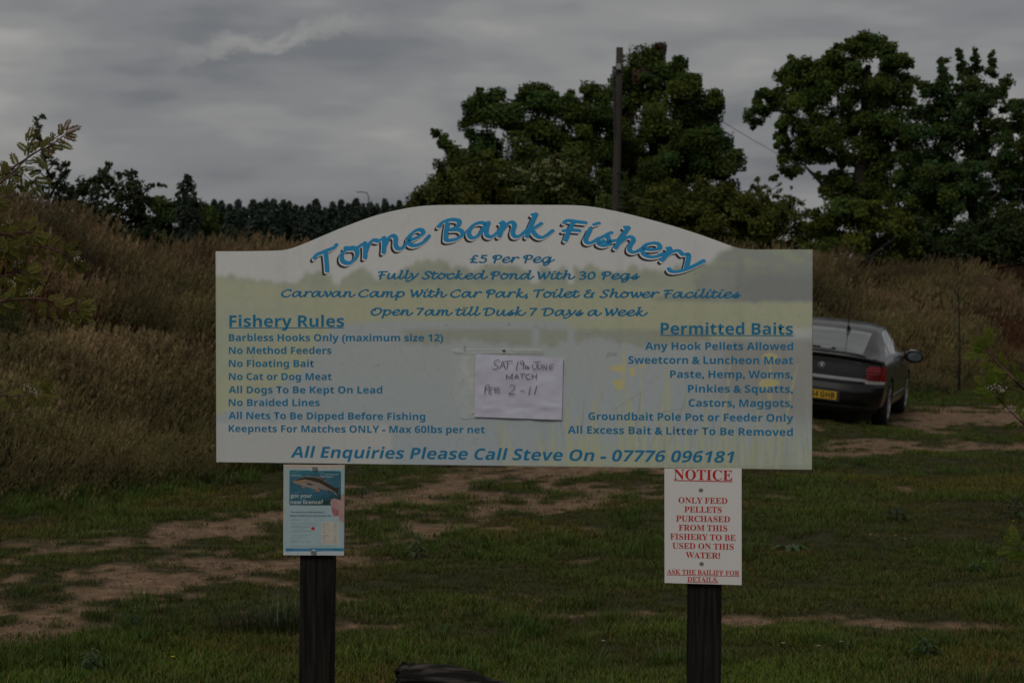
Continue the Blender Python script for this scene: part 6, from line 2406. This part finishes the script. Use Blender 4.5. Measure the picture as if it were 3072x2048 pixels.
def weed(name, cat, label, px, py, h, nlv, leafl, colr, seed, upright=True, lw=.32):
    r = random.Random(seed)
    g = G(px, py)
    z_ = hz(g.x, g.y)
    o = empty(name, (g.x, g.y, z_))
    setp(o, label, cat)
    V, F, C = [], [], []
    if upright:
        MB().tube([(0, 0, -.02), (.01, 0, h * .5), (0, .01, h)], [.007, .005, .003], 6).build('stem', m_wst, o, True)
    for k in range(nlv):
        t = k / nlv
        z0 = h * (.08 + .85 * t) if upright else .01
        az = k * 2.4 + r.uniform(-.3, .3)
        ll = leafl * (1 - .5 * t if upright else 1) * r.uniform(.8, 1.15)
        d_ = Vector((math.cos(az), math.sin(az), 0))
        s_ = Vector((-d_.y, d_.x, 0))
        b0 = len(V)
        c = [q * r.uniform(.75, 1.3) for q in colr]
        n = 6
        for i in range(n + 1):
            u = i / n
            w = ll * lw * math.sin(math.pi * min(1, u * .92 + .05)) * (1 if i % 2 else .62) * .5
            p = d_ * ll * u * .85 + Vector((0, 0, z0 + ll * (.55 * u - .62 * u * u)))
            V += [p + s_ * w + Vector((0, 0, w * .4)), p, p - s_ * w + Vector((0, 0, w * .4))]
            C += [c, [q * .8 for q in c], c]
        for i in range(n):
            q = b0 + 3 * i
            F += [(q, q + 1, q + 4, q + 3), (q + 1, q + 2, q + 5, q + 4)]
    me = mesh_np('foliage', np.array([tuple(v) for v in V]), np.array(F), False, np.array(C))
    me.materials.append(m_weed)
    link('foliage', me, None, o)
    return o


weed('thistle', 'weed', 'upright pale thistle on bare sand between the posts', 1247, 1670, .20, 16, .14, (.055, .085, .035), 61)
weed('thistle', 'weed', 'low thistle in foreground grass near the bottom left corner', 275, 2010, .13, 14, .14, (.040, .075, .030), 62)
weed('dock_plant', 'weed', 'flat dock plant with broad leaves right of the NOTICE panel', 2370, 1643, .05, 9, .20, (.050, .085, .025), 63, False, .35)
weed('thistle', 'weed', 'dark thistle standing in the turf at the right edge', 3045, 1560, .22, 16, .18, (.028, .055, .020), 64)
weed('thistle', 'weed', 'bushy dark green thistle in turf halfway to the right edge', 2690, 1572, .13, 16, .15, (.028, .05, .018), 65)
weed('ragwort', 'weed', 'leafy green ragwort low in the bottom right turf', 2775, 1975, .10, 16, .13, (.035, .065, .018), 66)
weed('thistle', 'weed', 'small dark thistle left of the sand track beside the left post', 1085, 1495, .10, 10, .14, (.030, .05, .020), 67)
weed('dock_plant', 'weed', 'small broad leaved plant near the lower right weeds', 2925, 1720, .08, 10, .12, (.035, .06, .02), 68)
weed('nettle', 'weed', 'upright leafy nettle in the turf left of the left post', 405, 1900, .16, 18, .09, (.035, .065, .018), 69)
# dense rank tussock by the left post
V, F, C = [], [], []
for i in range(420):
    r_ = .22 * math.sqrt(random.random())
    an = random.uniform(0, 6.283)
    g_ = random.uniform(.7, 1.3)
    blade_strip(V, F, C, (r_ * 1.6 * math.cos(an), r_ * math.sin(an)), random.uniform(.08, .22), .006, random.uniform(.03, .12), an + random.uniform(-.6, .6), (.016 * g_, .024 * g_, .008 * g_), (.050 * g_, .070 * g_, .022 * g_), 2)
me = mesh_np('tussock', V, F, False, np.array(C))
me.materials.append(m_weed)
g = G(830, 1885)
o = link('grass_tussock', me)
o.location = (g.x, g.y, hz(g.x, g.y))
setp(o, 'dense dark grass tussock just left of the left post', 'tussock')
# tiny flowers in the turf
FW = ['left of a pair in the turf right of the NOTICE panel', 'right of a pair in the turf right of the NOTICE panel', 'beside the dark thistle at the right edge', 'above the small broad leaved plant at lower right', 'just below the dark thistle at the right edge',
      'close right of the pair of yellow flowers', 'left of the small broad leaved plant at lower right', 'in the grass between the log and the right post', 'midway along the loose white row at lower right', 'nearest the right post in the white row', 'farthest right in the white row at lower right',
      'in the turf close right of the top of the NOTICE panel', 'on bare ground right of the upright pale thistle', 'low in the foreground grass left of the left post']
m_yf = simple('yellow_petal', (0.55, 0.42, 0.02), rough=.6)
for i, (px, py, w_) in enumerate([(2612, 1620, 0), (2686, 1622, 0), (3040, 1584, 0), (2955, 1697, 0), (3029, 1635, 0), (2716, 1630, 1), (2940, 1663, 1), (1810, 1945, 1), (2455, 1975, 1), (2350, 1965, 1), (2523, 1962, 1), (2278, 1467, 1), (1436, 1669, 1), (518, 1990, 0)]):
    g = G(px, py)
    o = empty('yellow_flower' if not w_ else 'white_flower', (g.x, g.y, hz(g.x, g.y)))
    nm = 'yellow' if not w_ else 'white'
    setp(o, f'tiny {nm} wild flower ' + FW[i], 'flower', f'small {nm} flowers in the turf')
    MB().tube([(0, 0, 0), (0, 0, .05)], .0015, 5).build('stem', m_wst, o)
    mb = MB()
    R = .012
    mb.lathe([(R * .3, .048), (R, .056), (R * .4, .053)], Matrix.Identity(4), 9)
    mb.build('petal_disc', m_yf if not w_ else m_petal, o)
print('objects', len(bpy.data.objects))
